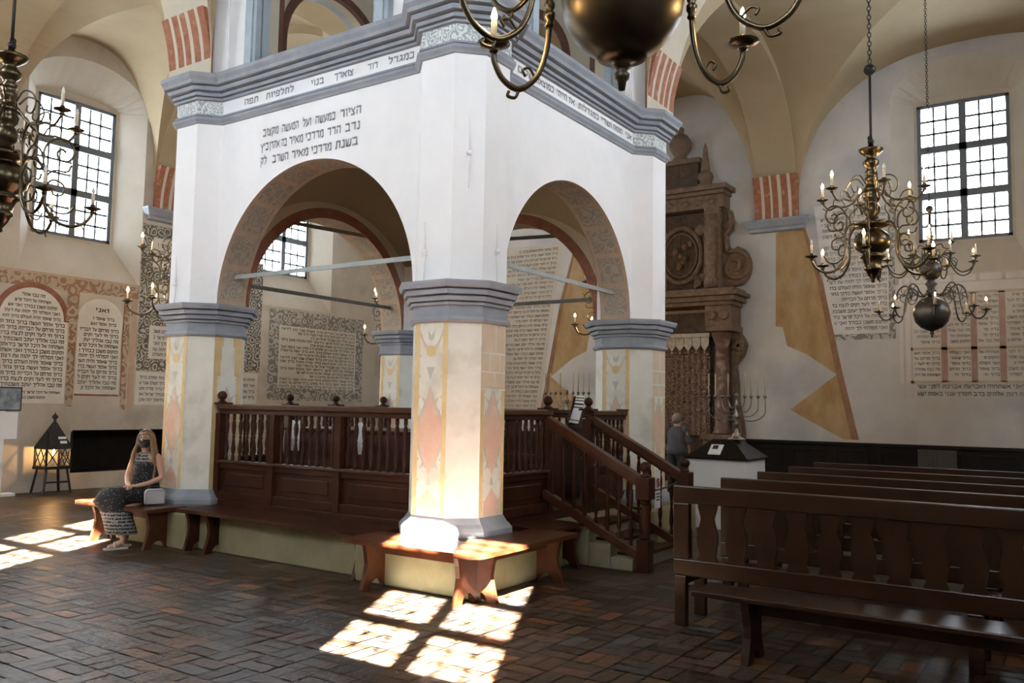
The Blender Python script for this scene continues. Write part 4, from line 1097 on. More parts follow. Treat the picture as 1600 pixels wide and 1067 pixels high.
def great_chandelier(label, loc):
    r=thing('great_chandelier',label,'chandelier',(0,0,0))
    mb=MB(); mb.lathe([(1e-5,-.385),(.014,-.38),(.02,-.345),(.03,-.335),(.033,-.315),(.022,-.305),(.026,-.292),(.04,-.285),(.034,-.27),(.07,-.255),(.10,-.248),(.105,-.238),(.15,-.205),(.205,-.148),(.24,-.08),(.254,0),(.245,.075),(.21,.145),(.15,.205),(.09,.235),(.06,.25)],n=48); mb.build('ball',M['brass_dark'],r)
    mb=MB(); mb.lathe([(.06,.245),(.05,.28),(.075,.31),(.08,.35),(.06,.38),(.06,.50),(.09,.52),(.06,.55),(.05,.9),(.07,.95),(.02,1.0)],n=20); mb.build('stem',M['brass_dark'],r)
    for deg,rr,dz,lit in ((133,.53,-.075,1),(-54,.50,-.005,1),(152,.72,.04,1),(-78,.70,.13,0),(212,.66,.42,1),(272,.66,.42,0),(32,.66,.42,1),(92,.66,.42,1)):
        a=R(deg); s=rr/.53
        cur=[(P2([(.06,.45),(.17,.42),(.26,.28),(.305,.12),(.305,.08)]),.0115,1),(P2([(.305,-.06),(.318,-.18),(.355,-.28),(.425,-.335),(.49,-.30),(.525,-.235),(.53,-.20)]),.0125,1),
             (P2([(.425,-.335),(.44,-.37),(.47,-.365),(.465,-.345)]),.007,1),(P2([(.36,-.28),(.385,-.245),(.41,-.255),(.40,-.28)]),.006,1)]
        cur=[([(x*s,z+dz,0) for x,z,_ in p],t,d) for p,t,d in cur]
        arm=arm_mesh(cur,a,'brass',r); c=(.305*s*math.cos(a),.305*s*math.sin(a),dz)
        mb=MB(); mb.lathe([(.012,-.07),(.019,-.06),(.014,-.045),(.022,-.03),(.024,-.01),(.014,.0),(.020,.012),(.022,.03),(.013,.04),(.019,.055),(.019,.07),(.012,.085)],c,12); mb.build('knop',M['brass'],arm)
        candle_set(arm,.53*s,-.165+dz,a,bool(lit),.068,.085,.0125)
    chain(r,1.0,8.4-loc[2],'iron',.06)
    r.location=loc
    return r
great_chandelier('great dark bronze ball chandelier hanging nearest the door, cut off by the top edge', (-3.47,-3.48,3.30))
scroll_chandelier('brass scroll-armed chandelier above the pews, before the east window', (1.88,-3.40,3.22), ((0,1,3,4,5),(0,1,2,4,5)), rot=R(4))
ball_chandelier('blackened ball chandelier in the far corner, hanging before the gridded tablet', (7.45,-3.14,3.13), ((0,1,3,4,6),(1,2,4,6)))
scroll_chandelier('brass scroll-armed chandelier at the left edge, before the north window', (-3.66,1.24,3.16), ((1,),(2,)), rot=R(-30))
scroll_chandelier('brass chandelier mostly hidden behind the left pillar, near the arched tablets', (1.90,7.2,3.42), ((0,2,3,4,1),(2,3,4)), rot=R(24), size=1.4)
scroll_chandelier('brass chandelier seen through the left arch, mostly hidden behind the near pillar', (7.1,7.1,3.28), ((0,2,3,4),(1,2,3,4)), rot=R(20), size=1.25)
scroll_chandelier('brass chandelier mostly hidden behind the right pillar, one candle showing in the arch', (7.05,1.95,3.30), ((0,1,2,3,4),(2,)), rot=R(3), size=1.22)

# ================================================================== THE ARK
ark=thing('torah_ark','tall carved brown ark with columns and volutes, against the east wall','ark',(EX,1.94,0))
AY=1.94
def ab(nm,y0,y1,z0,z1,d0,d1=0.0,mt='ark',bev=.01,both=True):
    for sg in ((1,-1) if both else (1,)):
        mb=MB(); a,b=AY+sg*y0,AY+sg*y1; mb.box(EX-d0,EX-d1-.002,min(a,b),max(a,b),z0,z1); mb.build(nm,M[mt],ark,bev)
# y measured outwards from the axis
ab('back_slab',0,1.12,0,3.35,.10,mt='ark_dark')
ab('pedestal',.62,1.25,0,1.05,.62); ab('pedestal_cap',.58,1.30,1.05,1.16,.68)
for sg in (1,-1):
    mb=MB(); c=(EX-.40,AY+sg*.95,0)
    mb.lathe([(.19,1.16),(.20,1.20),(.16,1.24),(.17,1.28),(.145,1.32),(.15,1.9),(.145,2.4),(.13,2.85),(.15,2.88),(.13,2.92),(.17,3.05),(.21,3.16),(.22,3.2)],c,20); mb.build('column',M['ark_red'],ark)
    # bracket wing beside the column
    w=MB(); pts=[(1.10,1.16),(1.30,1.16),(1.27,1.45),(1.20,1.75),(1.18,2.2),(1.14,2.55),(1.20,2.62),(1.30,2.75),(1.36,2.95),(1.30,3.10),(1.22,3.2),(1.10,3.2)]
    tri=tessellate_polygon([[Vector((y,z,0)) for y,z in pts]]); n=len(pts)
    A=[(EX-.02,AY+sg*y,z) for y,z in pts]; B=[(EX-.26,AY+sg*y,z) for y,z in pts]
    w.add(A+B,[tuple(f) for f in tri]+[tuple(i+n for i in f) for f in tri])
    for i in range(n): j=(i+1)%n; w.f.append((i,j,n+j,n+i)); w.m.append(0); w.s.append(False)
    for rr in (.12,.07): w.lathe([(rr,0),(rr,.04),(rr*.5,.06),(1e-5,.06)],(EX-.26,AY+sg*1.24,2.93),14,axis=(-1,0,0))
    w.build('side_bracket',M['ark'],ark,.01)
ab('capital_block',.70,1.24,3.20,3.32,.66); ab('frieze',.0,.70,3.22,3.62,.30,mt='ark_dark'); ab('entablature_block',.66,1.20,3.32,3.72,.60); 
for sg in (1,-1):
    for yy in (.80,1.06):
        mb=MB(); mb.lathe([(.10,0),(.10,.03),(.06,.05),(.03,.03),(1e-5,.05)],(EX-.60,AY+sg*yy,3.52),14,axis=(-1,0,0)); mb.build('rosette',M['ark'],ark)
ab('cornice',0,1.24,3.72,3.80,.66); ab('cornice',0,1.32,3.80,3.90,.74); ab('cornice',0,1.40,3.90,3.98,.82); ab('cornice',0,1.30,3.98,4.06,.70)
# upper storey
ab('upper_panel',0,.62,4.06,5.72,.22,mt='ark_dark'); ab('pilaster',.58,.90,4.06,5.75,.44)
for sg in (1,-1):
    mb=MB(); mb.lathe([(.13,4.10),(.15,4.2),(.09,4.35),(.11,4.6),(.14,4.9),(.10,5.1),(.12,5.2),(.15,5.3),(.10,5.4),(.10,5.6)],(EX-.46,AY+sg*.74,0),16); mb.build('carved_baluster',M['ark'],ark)
    # big volute scroll
    c=(1.17,4.55); body=[(.90,4.06),(1.05,4.10)]+[(c[0]+.30*math.cos(t)*.95,c[1]+.40*math.sin(t)) for t in [R(-100+18*k) for k in range(11)]]+[(1.08,4.85),(.99,5.0),(.97,5.2),(1.06,5.3),(1.10,5.5),(1.05,5.72),(.90,5.75)]
    tri=tessellate_polygon([[Vector((y,z,0)) for y,z in body]]); n=len(body); w=MB()
    A=[(EX-.02,AY+sg*y,z) for y,z in body]; B=[(EX-.24,AY+sg*y,z) for y,z in body]
    w.add(A+B,[tuple(f) for f in tri]+[tuple(i+n for i in f) for f in tri])
    for i in range(n): j=(i+1)%n; w.f.append((i,j,n+j,n+i)); w.m.append(0); w.s.append(False)
    sp=spiral((1.17,4.53),.34,.05,R(120),-1.6,30); w.tube([(EX-.25,AY+sg*y,z) for y,z in sp],.045,6)
    w.tube([(EX-.25,AY+sg*y,z) for y,z in [(1.0,4.83),(.97,5.0),(.95,5.2),(1.04,5.32),(1.07,5.5),(1.02,5.7)]],.04,6)
    w.lathe([(.12,0),(.12,.03),(.07,.05),(1e-5,.06)],(EX-.24,AY+sg*1.0,5.40),14,axis=(-1,0,0))
    w.build('volute',M['ark'],ark)
    mb=MB(); mb.lathe([(.12,0),(.12,.04),(.08,.06),(.04,.05),(1e-5,.07)],(EX-.22,AY+sg*.44,5.35),14,axis=(-1,0,0)); mb.lathe([(.10,0),(.10,.04),(.06,.06),(1e-5,.07)],(EX-.22,AY+sg*.46,4.35),14,axis=(-1,0,0)); mb.build('rosette',M['ark'],ark)
    # shell flutes beside the medallion
    mb=MB()
    for k in range(6):
        t=R(-60+k*16); mb.tube([(EX-.24,AY+sg*.30,4.15),(EX-.27,AY+sg*(.30+.18*math.cos(t+.9)),4.15+.22*abs(math.sin(t+.9))+.05)],[.02,.04],6)
    mb.build('shell',M['ark'],ark)
mb=MB(); mb.tube([(EX-.24,AY+.46*math.cos(t),4.85+.58*math.sin(t)) for t in [2*math.pi*k/28 for k in range(29)]],.055,7); mb.tube([(EX-.24,AY+.36*math.cos(t),4.85+.46*math.sin(t)) for t in [2*math.pi*k/28 for k in range(29)]],.025,6); mb.build('medallion',M['ark'],ark)
mb=MB()
for k in range(9):
    t=k*.7; mb.ball((EX-.24,AY+.2*math.cos(t*1.7)*(k/9+.2),4.6+.06*k),.07,8)
mb.build('relief',M['ark'],ark)
ab('upper_frieze',0,.98,5.75,6.02,.42); ab('upper_cornice',0,1.02,6.02,6.10,.50); ab('upper_cornice',0,1.10,6.10,6.20,.58)
for sg in (1,-1):
    for k in range(3):
        mb=MB(); mb.lathe([(.07,0),(.07,.02),(.04,.04),(1e-5,.04)],(EX-.42,AY+sg*(.18+.28*k),5.885),12,axis=(-1,0,0)); mb.build('rosette',M['ark'],ark)
    mb=MB(); mb.lathe([(.16,6.2),(.16,6.26),(.11,6.30),(.17,6.42),(.14,6.50),(.09,6.54),(.10,6.58),(.075,6.75),(.04,7.05),(.02,7.12),(1e-5,7.15)],(EX-.34,AY+sg*.58,0),12); mb.build('obelisk_finial',M['ark'],ark)
ab('crest_block',0,.42,6.2,6.75,.34,mt='ark_dark'); ab('crest_cornice',0,.48,6.75,6.85,.42)
mb=MB(); 
for sg in (1,-1):
    mb.tube([(EX-.22,AY+sg*y,z) for y,z in spiral((.50,6.42),.20,.03,R(200),1.4,20)],.04,6)
mb.lathe([(.2,6.85),(.12,6.95),(.22,7.1),(.24,7.25),(.15,7.4),(.06,7.45),(.08,7.55),(1e-5,7.62)],(EX-.26,AY,0),16); mb.build('crest',M['ark'],ark)
# dark embroidered curtain and valance in the doorway
hang=thing('ark_curtain','dark embroidered curtain hanging in the doorway of the carved ark','curtain',(EX-.2,1.94,1.1))
cm=scroll_mat('embroidered_velvet',(.10,.05,.045),(.26,.19,.13),11)
mb=MB(); n=60; A=[];B=[]
for i in range(n+1):
    y=AY-.62+1.24*i/n; x=EX-.20+.018*math.sin(i*1.05); A.append((x,y,1.12)); B.append((x,y,3.22))
mb.strip(A,B,0,True); mb.build('drape',cm,hang)
mb=MB(); n=8; A=[];B=[]
mb.box(EX-.34,EX-.22,AY-.66,AY+.66,3.12,3.2)
for k in range(7):
    y0=AY-.63+k*.18; mb.prism([(EX-.30,y0,3.13),(EX-.30,y0+.17,3.13),(EX-.30,y0+.17,2.95),(EX-.30,y0+.085,2.84),(EX-.30,y0,2.95)],(.02,0,0)); mb.ball((EX-.29,y0+.085,2.81),.028,8)
mb.build('valance',mat('silver_valance',(.25,.23,.20),(.42,.39,.34),14,.5,metal=.3),hang)
mb=MB()
for k in range(4): mb.ball((EX-.24,AY-.60,1.75+.34*k),.045,8)
mb.build('tassel',M['silver'],hang)
# steps before the ark
struct(MB().box(EX-1.5,EX+.01,.55,3.35,0,.16).build('floor_step',M['podium'],None,.01))

# ================================================================== BOX WITH LID, MENORAHS, CARD
BX=(4.91,5.76,-1.16,-.34)
r=thing('display_box','white painted box under a dark sloping lid, behind the pews','box',((BX[0]+BX[1])/2,(BX[2]+BX[3])/2,0))
mb=MB(); mb.box(*BX,0,.95); mb.build('case',M['boxwhite'],r,.006)
mb=MB(); a0,a1,b0,b1=BX; e=.04; t=.26; zc=1.22
lo=[(a0-e,b0-e),(a1+e,b0-e),(a1+e,b1+e),(a0-e,b1+e)]; hi=[(a0+t,b0+t),(a1-t,b0+t),(a1-t,b1-t),(a0+t,b1-t)]
mb.add([(*q,.95) for q in lo]+[(*q,.975) for q in lo]+[(*q,zc) for q in hi],[(3,2,1,0),(0,1,5,4),(1,2,6,5),(2,3,7,6),(3,0,4,7),(4,5,9,8),(5,6,10,9),(6,7,11,10),(7,4,8,11),(8,9,10,11)]); mb.build('lid',M['dado'],r)
sl=Vector((t+e,0,zc-.975)).normalized(); nm=Vector((-sl.z,0,sl.x))
def onl(y,s,h): return Vector((a0-e,y,.975))+sl*s+nm*h
mb=MB(); q=[onl(-.62,.06,.004),onl(-.80,.06,.004),onl(-.80,.27,.004),onl(-.62,.27,.004)]; mb.prism([tuple(x) for x in q],tuple(nm*.006),0)
q=[onl(-.655,.17,.0115),onl(-.735,.17,.0115),onl(-.735,.25,.0115),onl(-.655,.25,.0115)]; mb.add(q,[(0,1,2,3)],1)
tag(mb.build('label_card',[M['paper'],M['black']]),'white label card with a dark picture, lying on the sloping box lid','card')
def menorah(label, loc, zb):
    r=thing('menorah',label,'menorah',(0,0,0))
    mb=MB(); mb.lathe([(.12,0),(.125,.015),(.08,.03),(.05,.06),(.06,.08),(.025,.10),(.022,.20),(.04,.22),(.02,.24),(.03,.30),(.045,.34),(.022,.38),(.02,.46),(.04,.49),(.018,.52),(.018,.60),(.03,.62),(.015,.66)],n=16); mb.build('stem',M['silver'],r)
    for k,(w,z0) in enumerate(((.12,.47),(.21,.41),(.31,.35),(.41,.29))):
        for sg in (1,-1):
            mb=MB(); mb.tube(spline([(0,0,z0),(0,sg*w*.6,z0-.02),(0,sg*w*.95,z0+.06),(0,sg*w,z0+.16),(0,sg*w,.60)],5),.008,6)
            mb.lathe([(.008,.58),(.022,.60),(.028,.62),(.018,.63)],(0,sg*w,0),10); o=mb.build('branch',M['silver'],r)
            if not (sg==1 and k==1):
                mb=MB(); mb.lathe([(.010,.625),(.009,.93),(.004,.94)],(0,sg*w,0),8); mb.build('candle',M['candle_tan'],o)
    r.location=(*loc,zb); return r
menorah('silver menorah with tall tan candles on the dark box lid', (5.30,-.90), 1.22)
r=thing('wooden_stand','dark wooden stand carrying a menorah before the ark','stand',(5.5,2.0,0))
mb=MB(); mb.box(5.2,5.8,1.7,2.3,1.20,1.26); mb.build('top',M['pew'],r,.006)
mb=MB(); mb.box(5.28,5.72,1.78,2.22,0,1.20); mb.build('case',M['pew'],r,.006)
menorah('silver menorah with tan candles on the wooden stand, seen over the bimah rail', (5.5,2.0), 1.262)

# ================================================================== LECTERN AND SHAWL INSIDE THE BIMAH
mb=MB(); mb.box(.45,S-.45,.15,T-.1,.495,.51); 
r=thing('lectern','dark reading desk inside the bimah, under the striped shawl','lectern',(2.88,.58,.5))
mb=MB(); mb.prism([(2.68,.335,1.40),(3.06,.335,1.40),(3.04,.335,1.755),(2.86,.335,1.775)],(0,.02,0)); mb.build('back_board',M['wood'],r,.003)
mb=MB(); mb.box(2.66,3.10,.38,.78,.50,1.36); mb.build('case',M['wood'],r,.008)
mb=MB(); mb.box(2.62,3.14,.33,.84,1.36,1.41); mb.build('top',M['wood_rail'],r,.008)
mb=MB()
# the shawl hangs in a narrow fold over the raised back board of the desk
SHL=(2.84,1.78,2.66,1.45)
rows_=[(0,.05,0),(.05,.09,1),(.09,.15,0),(.15,.19,1),(.19,.27,0),(.27,.34,1),(.34,.40,0),(.40,.45,1),(.45,.88,0),(.88,.91,1),(.91,1,0)]
for t0,t1,mm in rows_:
    q=[]
    for t,s in ((t0,0),(t0,1),(t1,1),(t1,0)):
        q.append((SHL[0]+(SHL[2]-SHL[0])*t+s*(.20+.02*t), .300-.015*math.sin(3*t), SHL[1]+(SHL[3]-SHL[1])*t-.02*s*t))
    mb.quad(*q,m=mm); mb.quad(*[(x,y+.012,z) for x,y,z in q],m=mm)
tag(mb.build('prayer_shawl',[M['paper'],M['black']]),'white shawl with black stripes hanging beside the newel at the head of the stair','shawl')
# long reading table behind the balustrade, covered by a dark cloth with a pale strip
r=thing('reading_table','dark cloth covered table behind the long balustrade','table',(1.1,2.3,.5))
mb=MB(); mb.box(.75,1.75,1.3,3.3,.50,1.30); mb.build('cloth',mat('dark_table_cloth',(.05,.02,.02),(.085,.035,.03),6,.8),r,.03)
mb=MB(); mb.box(.72,1.78,1.27,3.33,1.30,1.33); mb.build('top',M['wood'],r,.006)
for y,w,n_ in ((3.03,.14,'white open leaflet leaning at the table edge, near the left pillar'),(1.95,.12,'white open leaflet leaning at the middle of the table edge')):
    mb=MB(); mb.prism([(.70,y-w/2,1.05),(.70,y+w/2,1.05),(.705,y+w/2,1.42),(.705,y-w/2,1.42)],(.006,0,0)); tag(mb.build('leaflet',M['paper']),n_,'leaflet')

# ================================================================== LANTERN, NOTICE BOARD
r=thing('iron_lantern','black iron lantern with a pointed roof on a stand by the north wall','lantern',(1.42,9.95,0))
x,y=1.42,9.95; h=.21
mb=MB()
for sx in (-1,1):
    for sy in (-1,1): mb.bar((x+sx*.24,y+sy*.2,0),(x+sx*.18,y+sy*.15,.42),.035,.035); 
mb.bar((x-.22,y-.17,.2),(x+.22,y-.17,.2),.02,.03); mb.box(x-.24,x+.24,y-.2,y+.2,.42,.45); mb.build('stand',M['iron'],r)
mb=MB()
for sx in (-1,1):
    for sy in (-1,1): mb.box(x+sx*h-.015,x+sx*h+.015,y+sy*h*.9-.015,y+sy*h*.9+.015,.45,1.03 if sy<0 else .80); mb.ball((x+sx*h,y-h*.9,1.05),.022,8)
mb.box(x-.23,x+.23,y-.21,y+.21,.45,.475); mb.box(x-.23,x+.23,y-.21,y+.21,.765,.79)
for a in (0,1):
    for k in range(2):
        x0=x-h+k*h
        mb.bar((x0,y-h*.9,.475),(x0+h,y-h*.9,.77),.012,.012); mb.bar((x0,y-h*.9,.77),(x0+h,y-h*.9,.475),.012,.012)
        y0=y-h*.9+k*h*.9
        for sx in (-1,1): mb.bar((x+sx*h,y0,.475),(x+sx*h,y0+h*.9,.77),.012,.012); mb.bar((x+sx*h,y0,.77),(x+sx*h,y0+h*.9,.475),.012,.012)
mb.build('cage',M['iron'],r)
mb=MB(); b=[(x-.23,y-.21,.79),(x+.23,y-.21,.79),(x+.23,y+.21,.79),(x-.23,y+.21,.79)]; tp=[(x-.02,y-.02,1.24),(x+.02,y-.02,1.24),(x+.02,y+.02,1.24),(x-.02,y+.02,1.24)]
mb.add(b+tp,[(3,2,1,0),(4,5,6,7),(0,1,5,4),(1,2,6,5),(2,3,7,6),(3,0,4,7)]); mb.build('roof',M['iron'],r)
mb=MB(); mb.lathe([(.02,1.24),(.03,1.26),(.012,1.27),(.045,1.30),(.052,1.325),(.03,1.355),(.012,1.37),(1e-5,1.41)],(x,y,0),12); mb.build('finial',M['iron'],r)
mb=MB(); 
for (u0,u1,s0,s1) in ((.0,.14,.33,.42),(.02,.14,.16,.26)):
    f=lambda u,s: (x+u,y-.21+.19*s-.004,.79+.45*s)
    mb.quad(f(u0,s0),f(u1,s0),f(u1,s1),f(u0,s1))
mb.build('paper_label',M['paper'],r)
mb=MB(); mb.lathe([(.045,.475),(.045,.50),(.03,.60),(.03,.68),(1e-5,.69)],(x,y,0),12); mb.build('candle',M['candle'],r)
mb=MB(); mb.lathe([(.004,.69),(.016,.705),(.012,.73),(1e-5,.76)],(x,y-.02,0),10); mb.build('bulb',M['lantern_flame'],r)
r=thing('notice_board','framed dark picture on a white stand at the left edge, by the arched tablet','notice board',(.66,10.0,0))
mb=MB(); mb.box(.30,.84,9.95,9.98,1.42,1.82); mb.build('frame',M['iron'],r,.004)
mb=MB(); mb.quad((.32,9.948,1.44),(.82,9.948,1.44),(.82,9.948,1.80),(.32,9.948,1.80)); mb.build('picture',mat('blue_grey_print',(.05,.07,.09),(.35,.42,.48),6,.5),r)
mb=MB(); mb.box(.28,.80,9.96,9.985,.95,1.40); mb.box(.50,.60,9.97,9.99,.05,1.42); mb.box(.3,.8,9.9,10.1,0,.05); mb.build('stand',M['paper'],r,.004)

# ================================================================== PEOPLE
def skinned(name, nodes, edges, material, parent, root):
    # nodes: key -> (point, radius)
    keys=list(nodes); idx={k:i for i,k in enumerate(keys)}
    off=OFF[parent.name]
    me=bpy.data.meshes.new(name); me.from_pydata([tuple(Vector(nodes[k][0])-off) for k in keys],[(idx[a],idx[b]) for a,b in edges],[])
    me.materials.append(material)
    o=bpy.data.objects.new(name,me); COL.objects.link(o); o.parent=parent; OFF[o.name]=off
    sk=o.modifiers.new('skin','SKIN'); sk.use_smooth_shade=True
    for k in keys:
        v=me.skin_vertices[0].data[idx[k]]; r=nodes[k][1]; v.radius=(r,r) if not isinstance(r,tuple) else r; v.use_root=(k==root)
    sb=o.modifiers.new('smooth','SUBSURF'); sb.levels=1; sb.render_levels=2
    return o
def etube(mb, rings, n=16, m=0, caps=True):
    # rings: (center, axis u with length, axis v with length)
    vs=[];fs=[]
    for c,u,v in rings:
        c=Vector(c);u=Vector(u);v=Vector(v)
        for k in range(n):
            t=2*math.pi*k/n; vs.append(c+u*math.cos(t)+v*math.sin(t))
    for i in range(len(rings)-1):
        for k in range(n):
            l=(k+1)%n; fs.append((i*n+k,i*n+l,(i+1)*n+l,(i+1)*n+k))
    if caps: fs.append(tuple(range(n))[::-1]); fs.append(tuple(range((len(rings)-1)*n,len(rings)*n)))
    return mb.add(vs,fs,m,True)
skin=mat('skin',(.52,.30,.21),(.58,.35,.25),5,.5)
def hand(nodes, edges, wrist, tag_, direc, side, up):
    # palm with five fingers, slightly curled
    d=Vector(direc).normalized(); s=Vector(side).normalized(); u=Vector(up).normalized(); w=Vector(nodes[wrist][0])
    nodes[tag_+'p']=(tuple(w+d*.055),(.030,.018)); edges.append((wrist,tag_+'p'))
    for i,(o_,L) in enumerate(((-.027,.062),(-.009,.074),(.009,.070),(.027,.052))):
        b=w+d*.085+s*o_; nodes[f'{tag_}k{i}']=(tuple(b),.0095); edges.append((tag_+'p',f'{tag_}k{i}'))
        c=b+d*L*.5-u*.008; nodes[f'{tag_}m{i}']=(tuple(c),.0085); edges.append((f'{tag_}k{i}',f'{tag_}m{i}'))
        e=c+d*L*.35-u*L*.4; nodes[f'{tag_}t{i}']=(tuple(e),.007); edges.append((f'{tag_}m{i}',f'{tag_}t{i}'))
    b=w+d*.035-s*.034; nodes[tag_+'a']=(tuple(b),.011); edges.append((tag_+'p',tag_+'a'))
    c=b+d*.035-s*.018-u*.01; nodes[tag_+'b']=(tuple(c),.0095); edges.append((tag_+'a',tag_+'b'))
    e=c+d*.03-u*.012; nodes[tag_+'c']=(tuple(e),.008); edges.append((tag_+'b',tag_+'c'))
# ---- seated woman
W=thing('person','woman in patterned black maxi dress and black face mask, seated on the bench','person',(-.62,4.03,.45))
fwd=Vector((-.93,-.37,0)).normalized(); lft=Vector((.37,-.93,0)).normalized()   # her facing and her left
base=Vector((-.62,4.05,0))
def B(f,l,z): return tuple(base+fwd*f+lft*l+Vector((0,0,z)))
leg=Vector((-.98,-.18,0)).normalized()
N={'pel':(B(0,0,.56),.13),'sp':(B(-.01,.0,.70),.11),'ch':(B(.0,.0,.86),.125),'up':(B(.01,0,.97),.095),'nk':(B(.015,0,1.035),.045),'n2':(B(.03,0,1.075),.047),'hd':(B(.035,0,1.14),(.074,.085)),'h2':(B(.03,0,1.21),(.074,.086)),'top':(B(.02,0,1.255),.058),
   'sl':(B(.0,.155,.985),.047),'sr':(B(.0,-.155,.985),.047),'el':(B(.0,.215,.745),.036),'er':(B(.05,-.2,.75),.036),
   'fl':(B(.13,.13,.685),.031),'fr':(B(.15,-.12,.68),.031),'wl':(B(.245,.035,.66),.023),'wr':(B(.25,-.02,.668),.023),
   'hl':(B(.02,.09,.54),.07),'hr':(B(.02,-.09,.54),.07)}
kl=Vector((-1.03,3.90,.53)); kr=Vector((-1.05,4.07,.55)); al=Vector((-1.02,3.80,.09)); ar=Vector((-.90,3.92,.10))
N['kl']=(tuple(kl-leg*.10-Vector((0,0,.09))),.042); N['kr']=(tuple(kr-leg*.10-Vector((0,0,.09))),.042); N['cl']=(tuple(kl.lerp(al,.5)-leg*.03),.046); N['cr']=(tuple(kr.lerp(ar,.5)-leg*.03),.046)
N['al']=(tuple(al),.030); N['ar']=(tuple(ar),.030)
tl=Vector((-.9,.32,0)).normalized(); tr_=Vector((-.8,-.3,0)).normalized()
N['bl']=(tuple(al+tl*.08-Vector((0,0,.045))),.030); N['tl']=(tuple(al+tl*.16-Vector((0,0,.06))),.022)
N['br']=(tuple(ar+tr_*.07-Vector((0,0,.055))),.030); N['tr']=(tuple(ar+tr_*.14-Vector((0,0,.07))),.022)
E=[('pel','sp'),('sp','ch'),('ch','up'),('up','nk'),('nk','n2'),('n2','hd'),('hd','h2'),('h2','top'),('up','sl'),('up','sr'),('sl','el'),('sr','er'),('el','fl'),('er','fr'),('fl','wl'),('fr','wr'),('pel','hl'),('pel','hr'),('hl','kl'),('hr','kr'),('kl','cl'),('kr','cr'),('cl','al'),('cr','ar'),('al','bl'),('bl','tl'),('ar','br'),('br','tr')]
hand(N,E,'wl','L',fwd*.6-lft*.8,fwd*.8+lft*.6,(0,0,1)); hand(N,E,'wr','Q',fwd*.8+lft*.5,-fwd*.5+lft*.8,(0,0,1))
skinned('body',N,E,skin,W,'pel')
hc=Vector(B(.032,0,1.165)); gz=(fwd*.92+lft*.18).normalized(); gs=Vector((-gz.y,gz.x,0))   # gaze towards the camera side
def F(f,s,z): return hc+gz*f+gs*s+Vector((0,0,z))
for sg in (-1,1):
    mb=MB(); mb.ball(F(.078,sg*.031,.03),.0105,8); o=mb.build('eye',mat('eye_white',(.55,.5,.47),None,rough=.3),W)
    mb=MB(); mb.ball(F(.0865,sg*.031,.03),.0055,8); mb.build('iris',M['black'],o)
    mb=MB(); mb.bar(F(.082,sg*.014,.047),F(.074,sg*.050,.047),.006,.007); mb.build('eyebrow',mat('brow',(.16,.10,.06),None),W)
    mb=MB(); mb.ball(F(-.005,sg*.083,.005),.022,8); mb.build('ear',skin,W)
mb=MB(); mb.tube([F(.083,0,.035),F(.098,0,.012),F(.10,0,-.0)],[.008,.012,.012],8); mb.build('nose',skin,W)
mb=MB(); rings=[]
for z,f,w,dp in ((.012,.062,.066,.036),(-.012,.070,.070,.040),(-.04,.064,.064,.042),(-.066,.05,.05,.036),(-.082,.036,.034,.026)): rings.append((F(f-.02,0,z),gs*w,gz*(dp+.018)))
etube(mb,rings,16); 
for sg in (-1,1): mb.tube([F(.06,sg*.062,.0),F(.0,sg*.086,.012)],.003,5)
mb.build('face_mask',M['black'],W)
hm=mat('long_fair_hair',(.20,.115,.055),(.33,.20,.10),16,.5,stretch=(6,6,.7))
mb=MB()
# crown of hair over the head, open at the face
vs=[];fs=[];nn=20;mm=9
for i in range(mm+1):
    th=math.pi*.60*i/mm
    for k in range(nn):
        ph=2*math.pi*k/nn; r=math.sin(th); fr=math.cos(ph)
        zz=math.cos(th); 
        if fr>.30 and zz<.42: zz=.42; r=math.sqrt(1-.42**2)*.98
        vs.append(F(-.008+.098*r*math.cos(ph),.090*r*math.sin(ph),.028+.108*zz))
for i in range(mm):
    for k in range(nn): l=(k+1)%nn; fs.append((i*nn+k,i*nn+l,(i+1)*nn+l,(i+1)*nn+k))
mb.add(vs,fs,0,True)
rh=random.Random(5)
for k in range(22):
    t=k/21; sgn=-1 if k<11 else 1; q=(k%11)/10
    ang=R(62+118*q)*sgn
    s00=F(-.008+.060*math.cos(ang),.056*math.sin(ang),.105); s0=F(-.008+.088*math.cos(ang),.083*math.sin(ang),.04); back=max(0,-math.cos(ang))
    end=.50+rh.uniform(-.04,.04) if (sgn>0 or True) else .4
    sx=math.sin(ang)
    p1=F(-.01+.10*math.cos(ang),.100*sx,-.06); p2=F(-.02+.09*math.cos(ang)+.03*(1-back),.115*sx+.02*sgn*(1-back),-.17); p3=F(.03*(1-back)-.10*back,.125*sx,-.17-.15); p4=F(.045*(1-back)-.12*back,.13*sx+.01*rh.uniform(-1,1),-.17-end*.62)
    mb.tube(spline([s00,s0,p1,p2,p3,p4],4),[.008,.011,.014,.016]+[.017]*4+[.020]*4+[.021]*4+[.017,.015,.012,.009]+[.005],7)
mb.build('hair',hm,W)
mb=MB()
for sg in (-1,1):
    mb.tube([F(.055+.012*math.cos(t),sg*.030+.026*math.cos(t+0),.118+.016*math.sin(t)) for t in [2*math.pi*k/10 for k in range(11)]],.004,5)
    mb.tube([F(.055,sg*.058,.118),F(-.03,sg*.088,.09)],.004,5)
mb.tube([F(.06,-.008,.12),F(.06,.008,.12)],.004,5); mb.build('sunglasses',M['black'],W)
